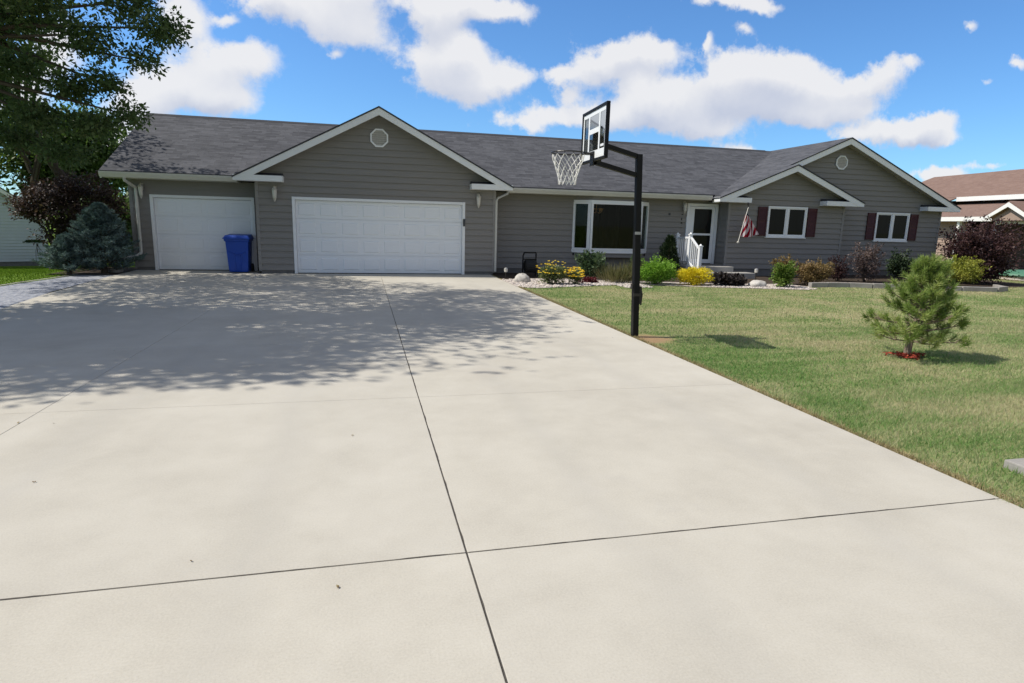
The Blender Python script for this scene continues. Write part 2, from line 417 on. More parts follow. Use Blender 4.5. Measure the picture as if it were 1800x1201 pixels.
# ------------------------------------------------------------------ foliage helpers (numpy)
def unit(a): return a / np.maximum(np.linalg.norm(a, axis=1, keepdims=True), 1e-9)
def leaf_obj(name, mat, P, D, N, Ln, Wd, tone, parent=None, loc=None, tri=False, label=None):
    """one mesh of small leaf-shaped faces: base, side, tip, side"""
    n = len(P); D = unit(D); S = unit(np.cross(D, N)); Nn = np.cross(S, D)
    Ln = np.broadcast_to(np.asarray(Ln, float), (n,))[:, None]; Wd = np.broadcast_to(np.asarray(Wd, float), (n,))[:, None]
    base = Vector((0, 0, 0)) if parent is None else OFF[parent.name]
    if loc is not None and parent is None: base = Vector(loc)
    P = P - np.array(base)
    k = 3 if tri else 4
    V = np.empty((n, k, 3))
    if tri:
        V[:, 0] = P - S*Wd*.5; V[:, 1] = P + S*Wd*.5; V[:, 2] = P + D*Ln
    else:
        V[:, 0] = P; V[:, 1] = P + D*Ln*.45 + S*Wd*.5 + Nn*Wd*.12; V[:, 2] = P + D*Ln; V[:, 3] = P + D*Ln*.45 - S*Wd*.5 + Nn*Wd*.12
    me = bpy.data.meshes.new(name)
    me.vertices.add(n*k); me.vertices.foreach_set('co', V.ravel().astype(np.float32))
    me.loops.add(n*k); me.loops.foreach_set('vertex_index', np.arange(n*k, dtype=np.int32))
    me.polygons.add(n); me.polygons.foreach_set('loop_start', np.arange(0, n*k, k, dtype=np.int32))
    at = me.attributes.new('tone', 'FLOAT', 'FACE'); at.data.foreach_set('value', np.asarray(tone, np.float32))
    me.update(calc_edges=True)
    me.materials.append(mat)
    o = bpy.data.objects.new(name, me); COL.objects.link(o)
    if parent is not None: o.parent = parent
    elif loc is not None: o.location = loc
    OFF[o.name] = base.copy()
    if label: o['label'] = label
    return o
def rand_unit(n): return unit(rng.normal(size=(n, 3)))
def in_ball(n, inner=0.0):
    r = (inner**3 + (1 - inner**3) * rng.random(n)) ** (1/3)
    return rand_unit(n) * r[:, None]
def cloud_pts(c, rad, n, clumps, cr, inner=.35, flat=.8, floor=None):
    """leaf points: clumps scattered through an ellipsoid, leaves gathered round each clump"""
    c = np.array(c, float); rad = np.array(rad, float)
    cc = in_ball(clumps, inner) * (rad - np.minimum(cr, rad * .6)) * (.72 + .48*rng.random((clumps, 1))) + c
    idx = rng.integers(0, clumps, n)
    off = np.clip(rng.normal(size=(n, 3)), -1.7, 1.7) * np.array([1, 1, flat]) * cr * .5
    P = cc[idx] + off
    tone = np.clip(rng.random(clumps)[idx] * .55 + rng.random(n) * .45, 0, 1)
    if floor is not None: P[:, 2] = np.maximum(P[:, 2], floor + rng.random(n) * .04)
    return P, tone, c
def leaf_dirs(P, c, up=.4, out=.8, jit=.8):
    D = unit(P - c) * out + rand_unit(len(P)) * jit + np.array([0, 0, up - .4])
    N = rand_unit(len(P)) * .8 + np.array([0, 0, 1.0]) * .8 + unit(P - c) * .5
    return D, N

# ------------------------------------------------------------------ ground and paving
def sstep(a, b, x):
    t = np.clip((x - a) / (b - a), 0, 1); return t*t*(3 - 2*t)
def ground_z(x, y):
    x = np.asarray(x, float); y = np.asarray(y, float)
    return -.02 - 1.25 * sstep(15.5, 38, y) * sstep(-7.2, -10.5, x)
def make_ground():
    xs = np.unique(np.concatenate([np.linspace(-30, 30, 121), [-900, -500, -250, -120, -70, -45, 45, 70, 120, 250, 500, 900]]))
    ys = np.unique(np.concatenate([np.linspace(-12, 48, 121), [-900, -400, -150, -60, -30, 60, 80, 120, 250, 500, 900]]))
    X, Y = np.meshgrid(xs, ys); Z = ground_z(X, Y)
    n = len(xs); V = np.stack([X.ravel(), Y.ravel(), Z.ravel()], 1)
    F = [(j*n+i, j*n+i+1, (j+1)*n+i+1, (j+1)*n+i) for j in range(len(ys)-1) for i in range(n-1)]
    me = bpy.data.meshes.new('ground'); me.from_pydata(V.tolist(), [], F)
    tag(link('ground', me, M['ground'], smooth=True), kind='structure')
make_ground()

def left_edge(y): return np.interp(y, [-10, 8, 11.6, 14.4, 18.2], [-5.6, -5.6, -5.83, -6.25, -6.42])
def make_driveway():
    mb = MB(); jm = MB()
    XL = [None, -2.61, .465, 3.84]; YB = [-10, -5.5, -2.74, 0, 2.74, 5.52, 8.2, 10.95, 13.7, 17.72]
    T = -.12
    def slab(x0, x1, y0, y1, gx0, gx1, gy0, gy1):
        xa0 = (left_edge(y0) if x0 is None else x0 + gx0); xa1 = (left_edge(y1) if x0 is None else x0 + gx0)
        b = x1 - gx1; y0 += gy0; y1 -= gy1
        mb.hexa([(xa0, y0, T), (b, y0, T), (b, y1, T), (xa1, y1, T)], [(xa0, y0, 0), (b, y0, 0), (b, y1, 0), (xa1, y1, 0)])
    wide, thin = .0036, .0014
    for j in range(len(YB) - 1):
        for i in range(3):
            gx0 = {0: 0, 1: thin, 2: wide}[i]; gx1 = {0: thin, 1: wide, 2: 0}[i]
            gy0 = wide * .9 if abs(YB[j] - 2.74) < .01 else thin; gy1 = wide * .9 if abs(YB[j+1] - 2.74) < .01 else thin
            slab(XL[i], XL[i+1], YB[j], YB[j+1], gx0, gx1, gy0, gy1)
    # aprons up to the two garage doors
    mb.box(-2.97, 3.84, 17.735, 18.89, T, .006)
    mb.hexa([(-6.42, 17.735, T), (-2.98, 17.735, T), (-2.98, 19.79, T), (-6.42, 19.79, T)], [(-6.42, 17.735, 0), (-2.98, 17.735, 0), (-2.98, 19.79, .006), (-6.42, 19.79, .006)])
    o = mb.build('driveway', M['concrete'], bevel=.004); tag(o, kind='structure')
    jm.box(.440, .490, -9.9, 17.7, -.10, -.012)
    jm.box(-5.5, .439, 2.715, 2.765, -.10, -.012); jm.box(.491, 3.82, 2.715, 2.765, -.10, -.012)
    def ragged(x0, y0, x1, y1, seed):
        # chipped lips and packed dirt along a tooled joint, a hair above the slab
        rs = np.random.default_rng(seed); n = int(math.hypot(x1 - x0, y1 - y0) / .035); u = Vector((x1 - x0, y1 - y0, 0)).normalized(); w_ = Vector((-u.y, u.x, 0))
        sm = np.convolve(rs.random(n + 9), np.ones(5)/5, 'valid')[:n + 1]; sm2 = np.convolve(rs.random(n + 9), np.ones(5)/5, 'valid')[:n + 1]
        pts = []
        for k in range(n + 1):
            p = Vector((x0, y0, .0012)) + u * (k * math.hypot(x1 - x0, y1 - y0) / n)
            a = .0020 + max(0, sm[k] - .50) * .018; b = .0020 + max(0, sm2[k] - .50) * .018
            pts.append((p - w_*a, p + w_*b))
        for (a, b), (c, d) in zip(pts[:-1], pts[1:]): jm.quad(a, c, d, b)
    ragged(.465, -1, .465, 11, 4); ragged(-5.5, 2.74, .455, 2.74, 5); ragged(.475, 2.74, 3.80, 2.74, 6)
    tag(jm.build('driveway_joint', M['joint']), kind='structure')
make_driveway()

def sheet(name, pts, z, mat, kind='structure'):
    mb = MB(); mb.quad(*[(x, y, z + (0 if len(p) < 3 else p[2])) for p in pts for x, y in [p[:2]]])
    o = mb.build(name, mat); tag(o, kind=kind); return o
# slate-coloured gravel between the drive and the left lawn
def strip(name, left, right, z, mat):
    mb = MB()
    for a, b, c, d in zip(left[:-1], right[:-1], right[1:], left[1:]):
        mb.quad((*a, z), (*b, z), (*c, z), (*d, z))
    tag(mb.build(name, mat), kind='structure')
ysg = [-6, 4, 8, 11.6, 14.4, 16, 18.2]
strip('gravel_strip', [(-7.75, y) for y in ysg[:-2]] + [(-7.62, 16), (-7.3, 18.2)], [(float(left_edge(y)) - .01, y) for y in ysg], -.006, M['gravel_blue'])
strip('gravel_edging', [(-7.80, y) for y in ysg[:-2]] + [(-7.67, 16), (-7.35, 18.2)], [(-7.72, y) for y in ysg[:-2]] + [(-7.59, 16), (-7.27, 18.2)], .012, M['edging'])
def soil_patch(name, pts, z, mat): return sheet(name, pts, z, mat)
soil_patch('bed_soil', [(3.96, 17.5), (7.5, 16.6), (10.0, 15.9), (12.6, 15.7), (14.2, 15.5), (18.6, 14.5), (19.2, 15.2), (22.4, 15.7), (22.5, 19.9), (3.96, 19.79)], -.012, M['soil'])
soil_patch('spruce_bed_soil', [(-8.1, 18.3), (-6.43, 18.3), (-6.43, 21), (-8.1, 21)], -.012, M['soil'])
soil_patch('white_gravel_bed', [(3.86, 17.3), (3.86, 15.4), (4.3, 15.05), (5.3, 15.4), (6.6, 15.85), (8.2, 15.75), (9.5, 15.3), (11, 14.9), (12.1, 14.62), (12.75, 15.4), (12.6, 16.2), (10.0, 16.4), (7.5, 17.1), (5.5, 17.9)], -.006, M['gravel_white'])

# individual pebbles make the gravel bed rough
def pebbles(name, n, region, mat, size):
    mb = MB()
    for _ in range(n):
        x, y = region(); r = random.uniform(*size); a = random.random() * 6.28; z0 = -.006
        pr = []
        for (rr, zz) in ((1.0, 0), (.9, .35), (.45, .62)):
            pr.append([(x + r*rr*math.cos(a + k*1.2566)*random.uniform(.75, 1.2), y + r*rr*math.sin(a + k*1.2566)*random.uniform(.7, 1.1), z0 + r*zz) for k in range(5)])
        i = len(mb.v)
        for ring in pr: mb.v += ring
        for q in range(2):
            for k in range(5): mb.f.append((i+q*5+k, i+q*5+(k+1) % 5, i+q*5+5+(k+1) % 5, i+q*5+5+k))
        mb.f.append(tuple(i+10+k for k in range(5)))
    return mb.build(name, mat)
def reg_a():
    while True:
        x = random.uniform(3.9, 7.6); y = random.uniform(15.1, 17.4)
        if y > 15.1 + .28*(x - 4.3) * (x < 6.8) and y < 17.6 - .1*(x-3.9): return x, y
def reg_b():
    while True:
        x = random.uniform(9.4, 12.5); y = random.uniform(14.7, 16.1)
        if y > 15.35 - .28*(x - 9.5): return x, y
o = pebbles('gravel', 1500, reg_a, M['gravel_white'], (.02, .055)); tag(o, 'pale pebbles of the gravel bed beside the driveway corner', 'gravel', kind='stuff')
o = pebbles('gravel', 900, reg_b, M['gravel_white'], (.02, .045)); tag(o, 'pale pebbles of the gravel bed in front of the porch step', 'gravel', kind='stuff')

# lawn blades
def grass(name, pts, h, w, mat, label):
    n = len(pts); P = np.column_stack([pts, ground_z(pts[:, 0], pts[:, 1]) - .002])
    D = rng.normal(size=(n, 3)) * .55; D[:, 2] = 1
    N = rand_unit(n); N[:, 2] *= .2
    o = leaf_obj(name, mat, P, D, N, h * (.55 + .9 * rng.random(n)), w * (.7 + .6 * rng.random(n)), rng.random(n), tri=True)
    tag(o, label, 'grass', kind='stuff')
def fill(n, x0, x1, y0, y1, test):
    out = []
    while sum(len(a) for a in out) < n:
        p = np.column_stack([rng.uniform(x0, x1, n), rng.uniform(y0, y1, n)])
        out.append(p[test(p[:, 0], p[:, 1])])
    return np.concatenate(out)[:n]
def bed_line(x): return np.interp(x, [3.86, 4.3, 5.3, 6.6, 8.2, 9.5, 11, 12.1, 12.9, 14, 15.3, 18.2, 18.9, 19.4, 22.4, 22.6], [15.4, 15.0, 15.35, 15.8, 15.7, 15.25, 14.85, 14.58, 15.2, 15.3, 14.85, 14.05, 14.4, 15.2, 15.6, 21])
def edge_wob(y): return 3.88 + .07 * np.sin(y*3.1) * np.sin(y*1.3 + 1) + .035 * np.sin(y*11) + .02 * np.sin(y*29)
inview = lambda x, y: x < 1.42*y + 5.5
lawn = lambda x, y: (x > edge_wob(y)) & (y < bed_line(x)) & inview(x, y) & (np.hypot(x-4.05, y-8.15) > .34 + .18*rng.random(len(x))) & (np.hypot((x-7.05), (y-6.55)*1.1) > .20 + .1*rng.random(len(x)))
pts = np.concatenate([fill(105000, 3.8, 11.5, 2.0, 5.2, lawn), fill(110000, 3.8, 16, 5.2, 9, lawn), fill(120000, 3.8, 29, 9, 20.5, lawn)])
near = pts[:, 1] < 5.2
grass('lawn_grass', pts, np.where(near, .042, .036), np.where(near, .006, np.where(pts[:, 1] < 9, .009, .014)), M['grass'], 'dry mown front lawn right of the driveway')
eg = np.column_stack([3.845 + np.abs(rng.normal(size=9000)) * .05, rng.uniform(2, 15.3, 9000)])
grass('lawn_edge_grass', eg, .045, .007, M['grass_straw'], 'ragged straw-coloured grass along the concrete edge of the driveway')
lft = fill(45000, -19, -7.3, 12, 36, lambda x, y: (x < -7.72 + .1*(y > 16)) & (x > -.56*y - 1))
grass('lawn_grass', lft, .055, .02, M['grass_green'], 'green watered lawn left of the gravel strip')

# ------------------------------------------------------------------ house
Ex = .185
def siding(mb, O, U, N, z0, z1, interval, openings=(), expo=Ex, breaks=()):
    O = Vector(O); U = Vector(U); N = Vector(N)
    def P(u, z, d): q = O + U*u + N*d; return (q.x, q.y, z)
    z = z0
    while z < z1 - 1e-4:
        c0, c1 = z, z + expo
        sub = sorted({c0, min(c1, z1)} | {q for o in openings for q in (o[2], o[3]) if c0 < q < min(c1, z1)} | {q for q in breaks if c0 < q < min(c1, z1)})
        for s0, s1 in zip(sub[:-1], sub[1:]):
            if s1 - s0 < 1e-4: continue
            d0 = .032 + (.002 - .032) * (s0 - c0) / expo; d1 = .032 + (.002 - .032) * (s1 - c0) / expo
            a0, b0 = interval(s0 + 1e-5); a1, b1 = interval(s1 - 1e-5)
            if b0 - a0 < .01: continue
            if b1 < a1: a1 = b1 = (a1 + b1) / 2
            segs = [((a0, a1), (b0, b1))]
            for (oa, ob, oz0, oz1) in openings:
                if oz0 < s1 - 1e-4 and oz1 > s0 + 1e-4:
                    new = []
                    for (l, r) in segs:
                        if ob <= l[0] or oa >= r[0]: new.append((l, r)); continue
                        if oa > l[0]: new.append((l, (oa, oa)))
                        if ob < r[0]: new.append(((ob, ob), r))
                    segs = new
            for (l, r) in segs:
                mb.quad(P(l[0], s0, d0), P(r[0], s0, d0), P(r[1], s1, d1), P(l[1], s1, d1))
                if abs(s0 - c0) < 1e-6: mb.quad(P(l[0], s0, 0), P(r[0], s0, 0), P(r[0], s0, d0), P(l[0], s0, d0))
        z += expo
    return mb

H = thing('ranch_house', (0, 19.8, 0), 'long single-storey grey sided ranch house with charcoal shingle roof and white trim', 'house')
YM, YG, YS = 19.8, 18.9, 19.2
X1 = (1, 0, 0); NY = (0, -1, 0)
# gable data: apex x, roof-top apex z, half width, fascia y, wall y, wall x range, bottom of eave, far end of roof
GAR = dict(xa=.485, za=4.755, hw=3.945, yf=18.50, yw=YG, w=(-2.93, 3.95), zb=2.585, ze=2.70, yb=23.3)
SML = dict(xa=14.54, za=3.845, hw=2.89, yf=18.80, yw=YS, w=(12.27, 16.95), zb=2.505, ze=2.65, yb=21.6)
LRG = dict(xa=17.09, za=4.945, hw=5.33, yf=19.40, yw=YM, w=(12.3, 21.95), zb=2.475, ze=2.62, yb=27.9)
def gable(g, ret_l, ret_r, roof_uv0=0):
    xa, za, hw, yf, yw, zb, ze, yb = (g[k] for k in ('xa', 'za', 'hw', 'yf', 'yw', 'zb', 'ze', 'yb'))
    m = (za - ze) / hw; g['m'] = m
    # roof slabs
    mb = MB(); th = .04
    sl = math.hypot(hw, za - ze)
    for s in (-1, 1):
        A = (xa, yf - .02, za); B = (xa + s*hw*1.004, yf - .02, ze - .004*hw*m); C = (xa + s*hw*1.004, yb, B[2]); D = (xa, yb, za)
        q = [A, B, C, D]; uv = [(yf, sl), (yf, 0), (yb, 0), (yb, sl)]
        if s < 0: q = [A, D, C, B]; uv = [(yf, sl), (yb, sl), (yb, 0), (yf, 0)]
        if s > 0: q = [A, B, C, D]
        mb.quad(*(q if s > 0 else q), uv=uv)
        lo = [(x, y, z - th) for x, y, z in q]
        mb.quad(*reversed(lo), uv=list(reversed(uv)))
        for k in range(4): mb.quad(q[k], lo[k], lo[(k+1) % 4], q[(k+1) % 4], uv=[(.1, .02)] * 4)
    mb.build('roof', M['roof'], H)
    # rake fascia
    fa = MB(); hf = .195; t0 = za - th - .003
    for s in (-1, 1):
        xe = xa + s*hw; zt = ze - th - .003
        xi = xa + s * (t0 - hf - zb) / m
        poly = [(xa, yf, t0), (xe, yf, zt), (xe, yf, zb), (xi, yf, zb), (xa, yf, t0 - hf)]
        fa.prism(poly, (0, .035, 0))
    fa.build('rake_fascia', M['white'], H, bevel=.004)
    # soffit under the rake
    so = MB()
    for s in (-1, 1):
        zs = t0 - .10
        a = (xa, yf + .036, zs); xe = xa + s * (zs - zb - .02) / m
        b = (xe, yf + .036, zb + .02)
        for (p, q) in ((a, b),):
            so.hexa([(p[0], p[1], p[2]-.02), (q[0], q[1], q[2]-.02), (q[0], yw - .001, q[2]-.02), (p[0], yw - .001, p[2]-.02)],
                    [p, q, (q[0], yw - .001, q[2]), (p[0], yw - .001, p[2])])
    so.build('soffit', M['soffit'], H)
    # boxed eave returns
    for s, x_in in ((-1, ret_l), (1, ret_r)):
        if x_in is None: continue
        rb = MB(); xe = xa + s*(hw - .004); a, b = sorted((xe, x_in))
        rb.box(a, b, yf + .006, yw - .024, zb - .004, zb + .155)
        rb.build('eave_return', M['white'], H, bevel=.004)
        rt = MB(); rt.hexa([(a+.02, yf+.03, zb+.156), (b-.02, yf+.03, zb+.156), (b-.02, yw-.024, zb+.156), (a+.02, yw-.024, zb+.156)],
                           [(a+.02, yf+.03, zb+.162), (b-.02, yf+.03, zb+.162), (b-.02, yw-.024, zb+.24), (a+.02, yw-.024, zb+.24)])
        rt.build('dark_return_top', M['roof'], H)  # dark shingle top added to stand in for the shadow gap above the return
    def interval(z):
        half = (t0 - .12 - z) / m
        return max(g['w'][0], xa - half), min(g['w'][1], xa + half)
    g['iv'] = interval
    g['top'] = t0 - .13
    g['br'] = ((t0 - .12) - m*abs(g['w'][0] - xa), (t0 - .12) - m*abs(g['w'][1] - xa))
gable(GAR, -2.17, 3.16)
gable(SML, 12.87, 15.87)
gable(LRG, None, 20.9)
def wall(openings, g=None, O=(0, 0, 0), U=X1, N=NY, z0=.14, z1=2.58, rng_=(0, 1)):
    mb = MB()
    if g: siding(mb, (0, g['yw'], 0), U, N, z0, g['top'], g['iv'], openings, breaks=g['br'])
    else: siding(mb, O, U, N, z0, z1, lambda z: rng_, openings)
    return mb.build('wall', M['siding'], H)
wall([(-1.98, 3.02, 0, 2.20)], GAR, z0=.10)
wall([(13.80, 15.39, 1.37, 2.43)], SML, z0=.24)
wall([(18.94, 20.47, 1.31, 2.37)], LRG, z0=.20)
wall([(-5.92, -3.14, 0, 2.16)], O=(0, YM, 0), rng_=(-6.42, -2.93), z0=.10)
wall([(6.86, 9.52, .60, 2.42), (11.0, 12.2, .30, 2.45)], O=(0, YM, 0), rng_=(3.95, 12.27), z0=.14)
# returns of the projecting gables and the far sides
wall([], O=(-2.93, YM, 0), U=(0, -1, 0), N=(-1, 0, 0), rng_=(0, .9), z0=.10)
wall([], O=(3.95, YG, 0), U=(0, 1, 0), N=(1, 0, 0), rng_=(0, .9), z0=.10)
wall([], O=(12.27, YM, 0), U=(0, -1, 0), N=(-1, 0, 0), rng_=(0, .6), z0=.24)
wall([], O=(16.95, YS, 0), U=(0, 1, 0), N=(1, 0, 0), rng_=(0, .6), z0=.24)
wall([], O=(21.95, YM, 0), U=(0, 1, 0), N=(1, 0, 0), rng_=(0, 7.8), z0=.20)
# left end wall with its gable
RY, RZ, EY, EZ = 23.7, 4.90, 19.3, 2.75; MR = (RZ - EZ) / (RY - EY)
mb = MB()
def ivl(z):
    half = min(3.9, (RZ - .16 - z) / MR); return 23.7 - half, 23.7 + half
siding(mb, (-6.42, 0, 0), (0, 1, 0), (-1, 0, 0), .1, RZ - .2, ivl, (), breaks=(RZ - .16 - MR*3.9,))
mb.build('wall', M['siding'], H)
mb = MB(); siding(mb, (0, 27.6, 0), (-1, 0, 0), (0, 1, 0), .1, 2.58, lambda z: (-21.95, 6.42)); mb.build('wall', M['siding'], H)
# foundation
for q in ((-6.40, -5.95, YM + .004, .12), (-2.90, -2.02, YG + .004, .11), (3.04, 3.93, YG + .004, .11), (3.97, 12.2, YM + .004, .15), (12.29, 16.93, YS + .006, .25), (16.97, 21.93, YM + .006, .21)):
    fb = MB(); fb.box(q[0], q[1], q[2], q[2] + .19, -.1, q[3]); fb.build('foundation', M['found'], H)
# corner trims
for (x, y, z0, z1) in ((-6.42, YM, .08, 2.57), (-2.93, YG, .08, 2.57), (3.95, YG, .08, 2.57), (12.27, YS, .22, 2.50), (16.95, YS, .22, 2.50), (21.95, YM, .18, 2.47)):
    cb = MB(); cb.box(x - .03, x + .055, y - .028, y - .0205, z0, z1) if x < 16 and x > 10 or x < 3 else cb.box(x - .055, x + .03, y - .028, y - .0205, z0, z1)
    s = -1 if (x < 3 or 10 < x < 16) else 1
    cb.box(x + s*.0205, x + s*.028, y - .0279, y + .06, z0, z1)
    cb.build('corner_trim', M['corner'], H)

# main roof
mb = MB(); xl, xr = -6.97, 17.09; sl = math.hypot(RY - EY, RZ - EZ); th = .05
def slab(q, uv):
    mb.quad(*q, uv=uv); lo = [(x, y, z - th) for x, y, z in q]
    mb.quad(*reversed(lo), uv=list(reversed(uv)))
    for k in range(4): mb.quad(q[k], lo[k], lo[(k+1) % 4], q[(k+1) % 4], uv=[(.1, .02)] * 4)
slab([(xl, EY, EZ), (xr, EY, EZ), (xr, RY, RZ), (xl, RY, RZ)], [(xl, 0), (xr, 0), (xr, sl), (xl, sl)])
slab([(xr, 28.1, EZ), (xl, 28.1, EZ), (xl, RY, RZ), (xr, RY, RZ)], [(xr+3, 0), (xl+3, 0), (xl+3, sl), (xr+3, sl)])
mb.build('roof', M['roof'], H)
rc = MB(); rc.hexa([(xl, RY-.14, RZ-.062), (16.6, RY-.14, RZ-.062), (16.6, RY+.14, RZ-.062), (xl, RY+.14, RZ-.062)],
                   [(xl, RY-.012, RZ+.016), (16.6, RY-.012, RZ+.016), (16.6, RY+.012, RZ+.016), (xl, RY+.012, RZ+.016)])
rc.build('ridge_cap', M['roof'], H)
# left rake fascia
fa = MB()
for s in (-1, 1):
    ye = RY + s*4.4
    fa.prism([(xl + .01, RY, RZ - th - .004), (xl + .01, ye, EZ - th - .004), (xl + .01, ye, EZ - .21), (xl + .01, RY, RZ - .22)], (.035, 0, 0))
fa.build('rake_fascia', M['white'], H)
# soffits, fascia and gutters along the main eave
for a_, b_, z_ in ((xl + .05, -3.48, 2.562), (4.45, 11.63, 2.552)):
    so = MB(); so.box(a_, b_, 19.31, YM - .022, z_, z_ + .019); so.build('soffit', M['soffit'], H)
def gutter(x0, x1, z0, z1):
    g = MB(); y = 19.30
    prof = [(y, z0), (y - .075, z0), (y - .085, z0 + .03), (y - .115, z1 - .045), (y - .118, z1), (y - .108, z1), (y - .105, z1 - .04), (y - .07, z0 + .015), (y, z0 + .015)]
    g.prism([(x0, p[0], p[1]) for p in prof], (x1 - x0, 0, 0))
    return g.build('gutter', M['gutter'], H)
gutter(xl + .02, -3.49, 2.575, 2.72)
gutter(4.45, 11.60, 2.56, 2.71)
for a_, b_ in ((xl + .05, -3.49), (4.45, 11.6)):
    ff = MB(); ff.box(a_, b_, 19.303, 19.33, 2.58, 2.695); ff.build('fascia', M['white'], H)
# downspouts
d = MB(); d.tube([(-6.36, 19.26, 2.58), (-6.36, 19.27, 2.50), (-6.24, 19.68, 2.34), (-6.235, 19.70, 2.22), (-6.235, 19.70, .62), (-6.235, 19.66, .50), (-6.30, 19.50, .42), (-6.62, 19.30, .36)], [.042]*8, 8)
d.build('downspout', M['gutter'], H)
d = MB(); d.tube([(4.42, 19.22, 2.57), (4.42, 19.20, 2.52), (4.05, 18.92, 2.36), (4.0, 18.87, 2.28), (4.0, 18.865, .10)], [.036]*5, 8)
d.build('downspout', M['gutter'], H)

# garage doors: each section carries a row of raised panels
def garage_door(x0, x1, z1, y, cols, raise_, keypad):
    root = MB(); rows = 4; h = (z1 - .02) / rows
    for r in range(rows):
        root.box(x0, x1, y, y + .045, .02 + r*h + .004, .02 + (r+1)*h - .004)
    root.box(x0, x1, y + .02, y + .05, .015, z1)
    dr = root.build('garage_door', M['gdoor'], H, bevel=.004)
    pb = MB(); pw = (x1 - x0) / cols
    for r in range(rows):
        for c in range(cols):
            a, b = x0 + c*pw + .07, x0 + (c+1)*pw - .07; e, f = .02 + r*h + .09, .02 + (r+1)*h - .09; q = .022
            # sunken moulding ring with a raised field inside it
            pb.hexa([(a, y - .0005, e), (b, y - .0005, e), (b, y - .0005, f), (a, y - .0005, f)],
                    [(a + q, y - raise_, e + q), (b - q, y - raise_, e + q), (b - q, y - raise_, f - q), (a + q, y - raise_, f - q)])
    pb.build('raised_panels', M['gdoor'], dr)
    tr = MB(); w = .085; yo = y - .10
    tr.box(x0 - w, x0 - .004, yo, y + .03, .008, z1 + w); tr.box(x1 + .004, x1 + w, yo, y + .03, .008, z1 + w)
    tr.box(x0 - .003, x1 + .003, yo + .002, y + .03, z1 + .004, z1 + w - .002)
    tr.build('door_frame', M['white'], dr, bevel=.004)
    sl_ = MB(); sl_.box(x0, x1, y + .003, y + .04, -.01, .019); sl_.build('bottom_seal', M['blackrub'], dr)
    if keypad:
        k = MB(); k.box(x1 + .02, x1 + .085, yo - .03, yo - .001, 1.48, 1.70); k.build('keypad', M['keypad'], dr, bevel=.008)
    return dr
garage_door(-1.90, 2.94, 2.115, YG + .06, 8, .016, True)['label'] = 'wide white garage door of four rows of raised panels'
garage_door(-5.84, -3.22, 2.075, YM + .06, 4, .008, False)['label'] = 'narrow white garage door set back behind the blue bin'
# black hole behind doors is never seen: back boxes close the openings
bb = MB(); bb.box(-1.98, 3.02, YG + .13, YG + .2, 0, 2.2); bb.box(-5.92, -3.14, YM + .13, YM + .2, 0, 2.16); bb.build('garage_lining', M['room'], H)

# casement windows with shutters
def casement(x0, x1, z0, z1, y, shut):
    f = MB(); w = .055; yo = y - .05
    f.box(x0, x1, yo, y + .05, z0, z0 + w); f.box(x0, x1, yo, y + .05, z1 - w, z1)
    f.box(x0, x0 + w, yo, y + .05, z0 + w, z1 - w); f.box(x1 - w, x1, yo, y + .05, z0 + w, z1 - w)
    xm = (x0 + x1) / 2; f.box(xm - .045, xm + .045, yo + .002, y + .05, z0 + w, z1 - w)
    f.box(x0 - .03, x1 + .03, yo - .02, y, z0 - .035, z0 - .001)
    win = f.build('window', M['vinyl'], H, bevel=.004)
    for a, b in ((x0 + w, xm - .045), (xm + .045, x1 - w)):
        s = MB(); q = .035; ys = yo + .02
        s.box(a, b, ys, ys + .04, z0 + w, z0 + w + q); s.box(a, b, ys, ys + .04, z1 - w - q, z1 - w)
        s.box(a, a + q, ys, ys + .04, z0 + w + q, z1 - w - q); s.box(b - q, b, ys, ys + .04, z0 + w + q, z1 - w - q)
        s.build('sash', M['vinyl'], win)
        p = MB(); p.box(a + q, b - q, ys + .022, ys + .028, z0 + w + q, z1 - w - q); p.build('pane', M['pane'], win)
    for a, b in shut:
        s = MB(); zb, zt = z0 + .03, z1 - .03; yb = y - .022
        s.box(a, b, yb - .03, yb, zb, zt)
        # louvre slats inside the stiles
        n = 15
        for half in ((zb + .06, (zb + zt)/2 - .03), ((zb + zt)/2 + .03, zt - .06)):
            k = int((half[1] - half[0]) / .036)
            for i in range(k):
                zz = half[0] + i * (half[1] - half[0]) / k
                s.hexa([(a + .04, yb - .044, zz), (b - .04, yb - .044, zz), (b - .04, yb - .0301, zz), (a + .04, yb - .0301, zz)],
                       [(a + .04, yb - .034, zz + .024), (b - .04, yb - .034, zz + .024), (b - .04, yb - .0301, zz + .026), (a + .04, yb - .0301, zz + .026)])
        s.box(a, a + .036, yb - .045, yb - .0301, zb, zt); s.box(b - .036, b, yb - .045, yb - .0301, zb, zt)
        s.build('shutter', M['shutter'], win)
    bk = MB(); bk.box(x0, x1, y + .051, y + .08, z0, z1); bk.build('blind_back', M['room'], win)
    return win
casement(13.80, 15.39, 1.37, 2.43, YS, ((13.40, 13.76), (15.43, 15.79)))['label'] = 'two-sash window of the small front gable with burgundy shutters'
casement(18.94, 20.47, 1.31, 2.37, YM, ((18.54, 18.90), (20.51, 20.87)))['label'] = 'two-sash window of the large end gable with burgundy shutters'

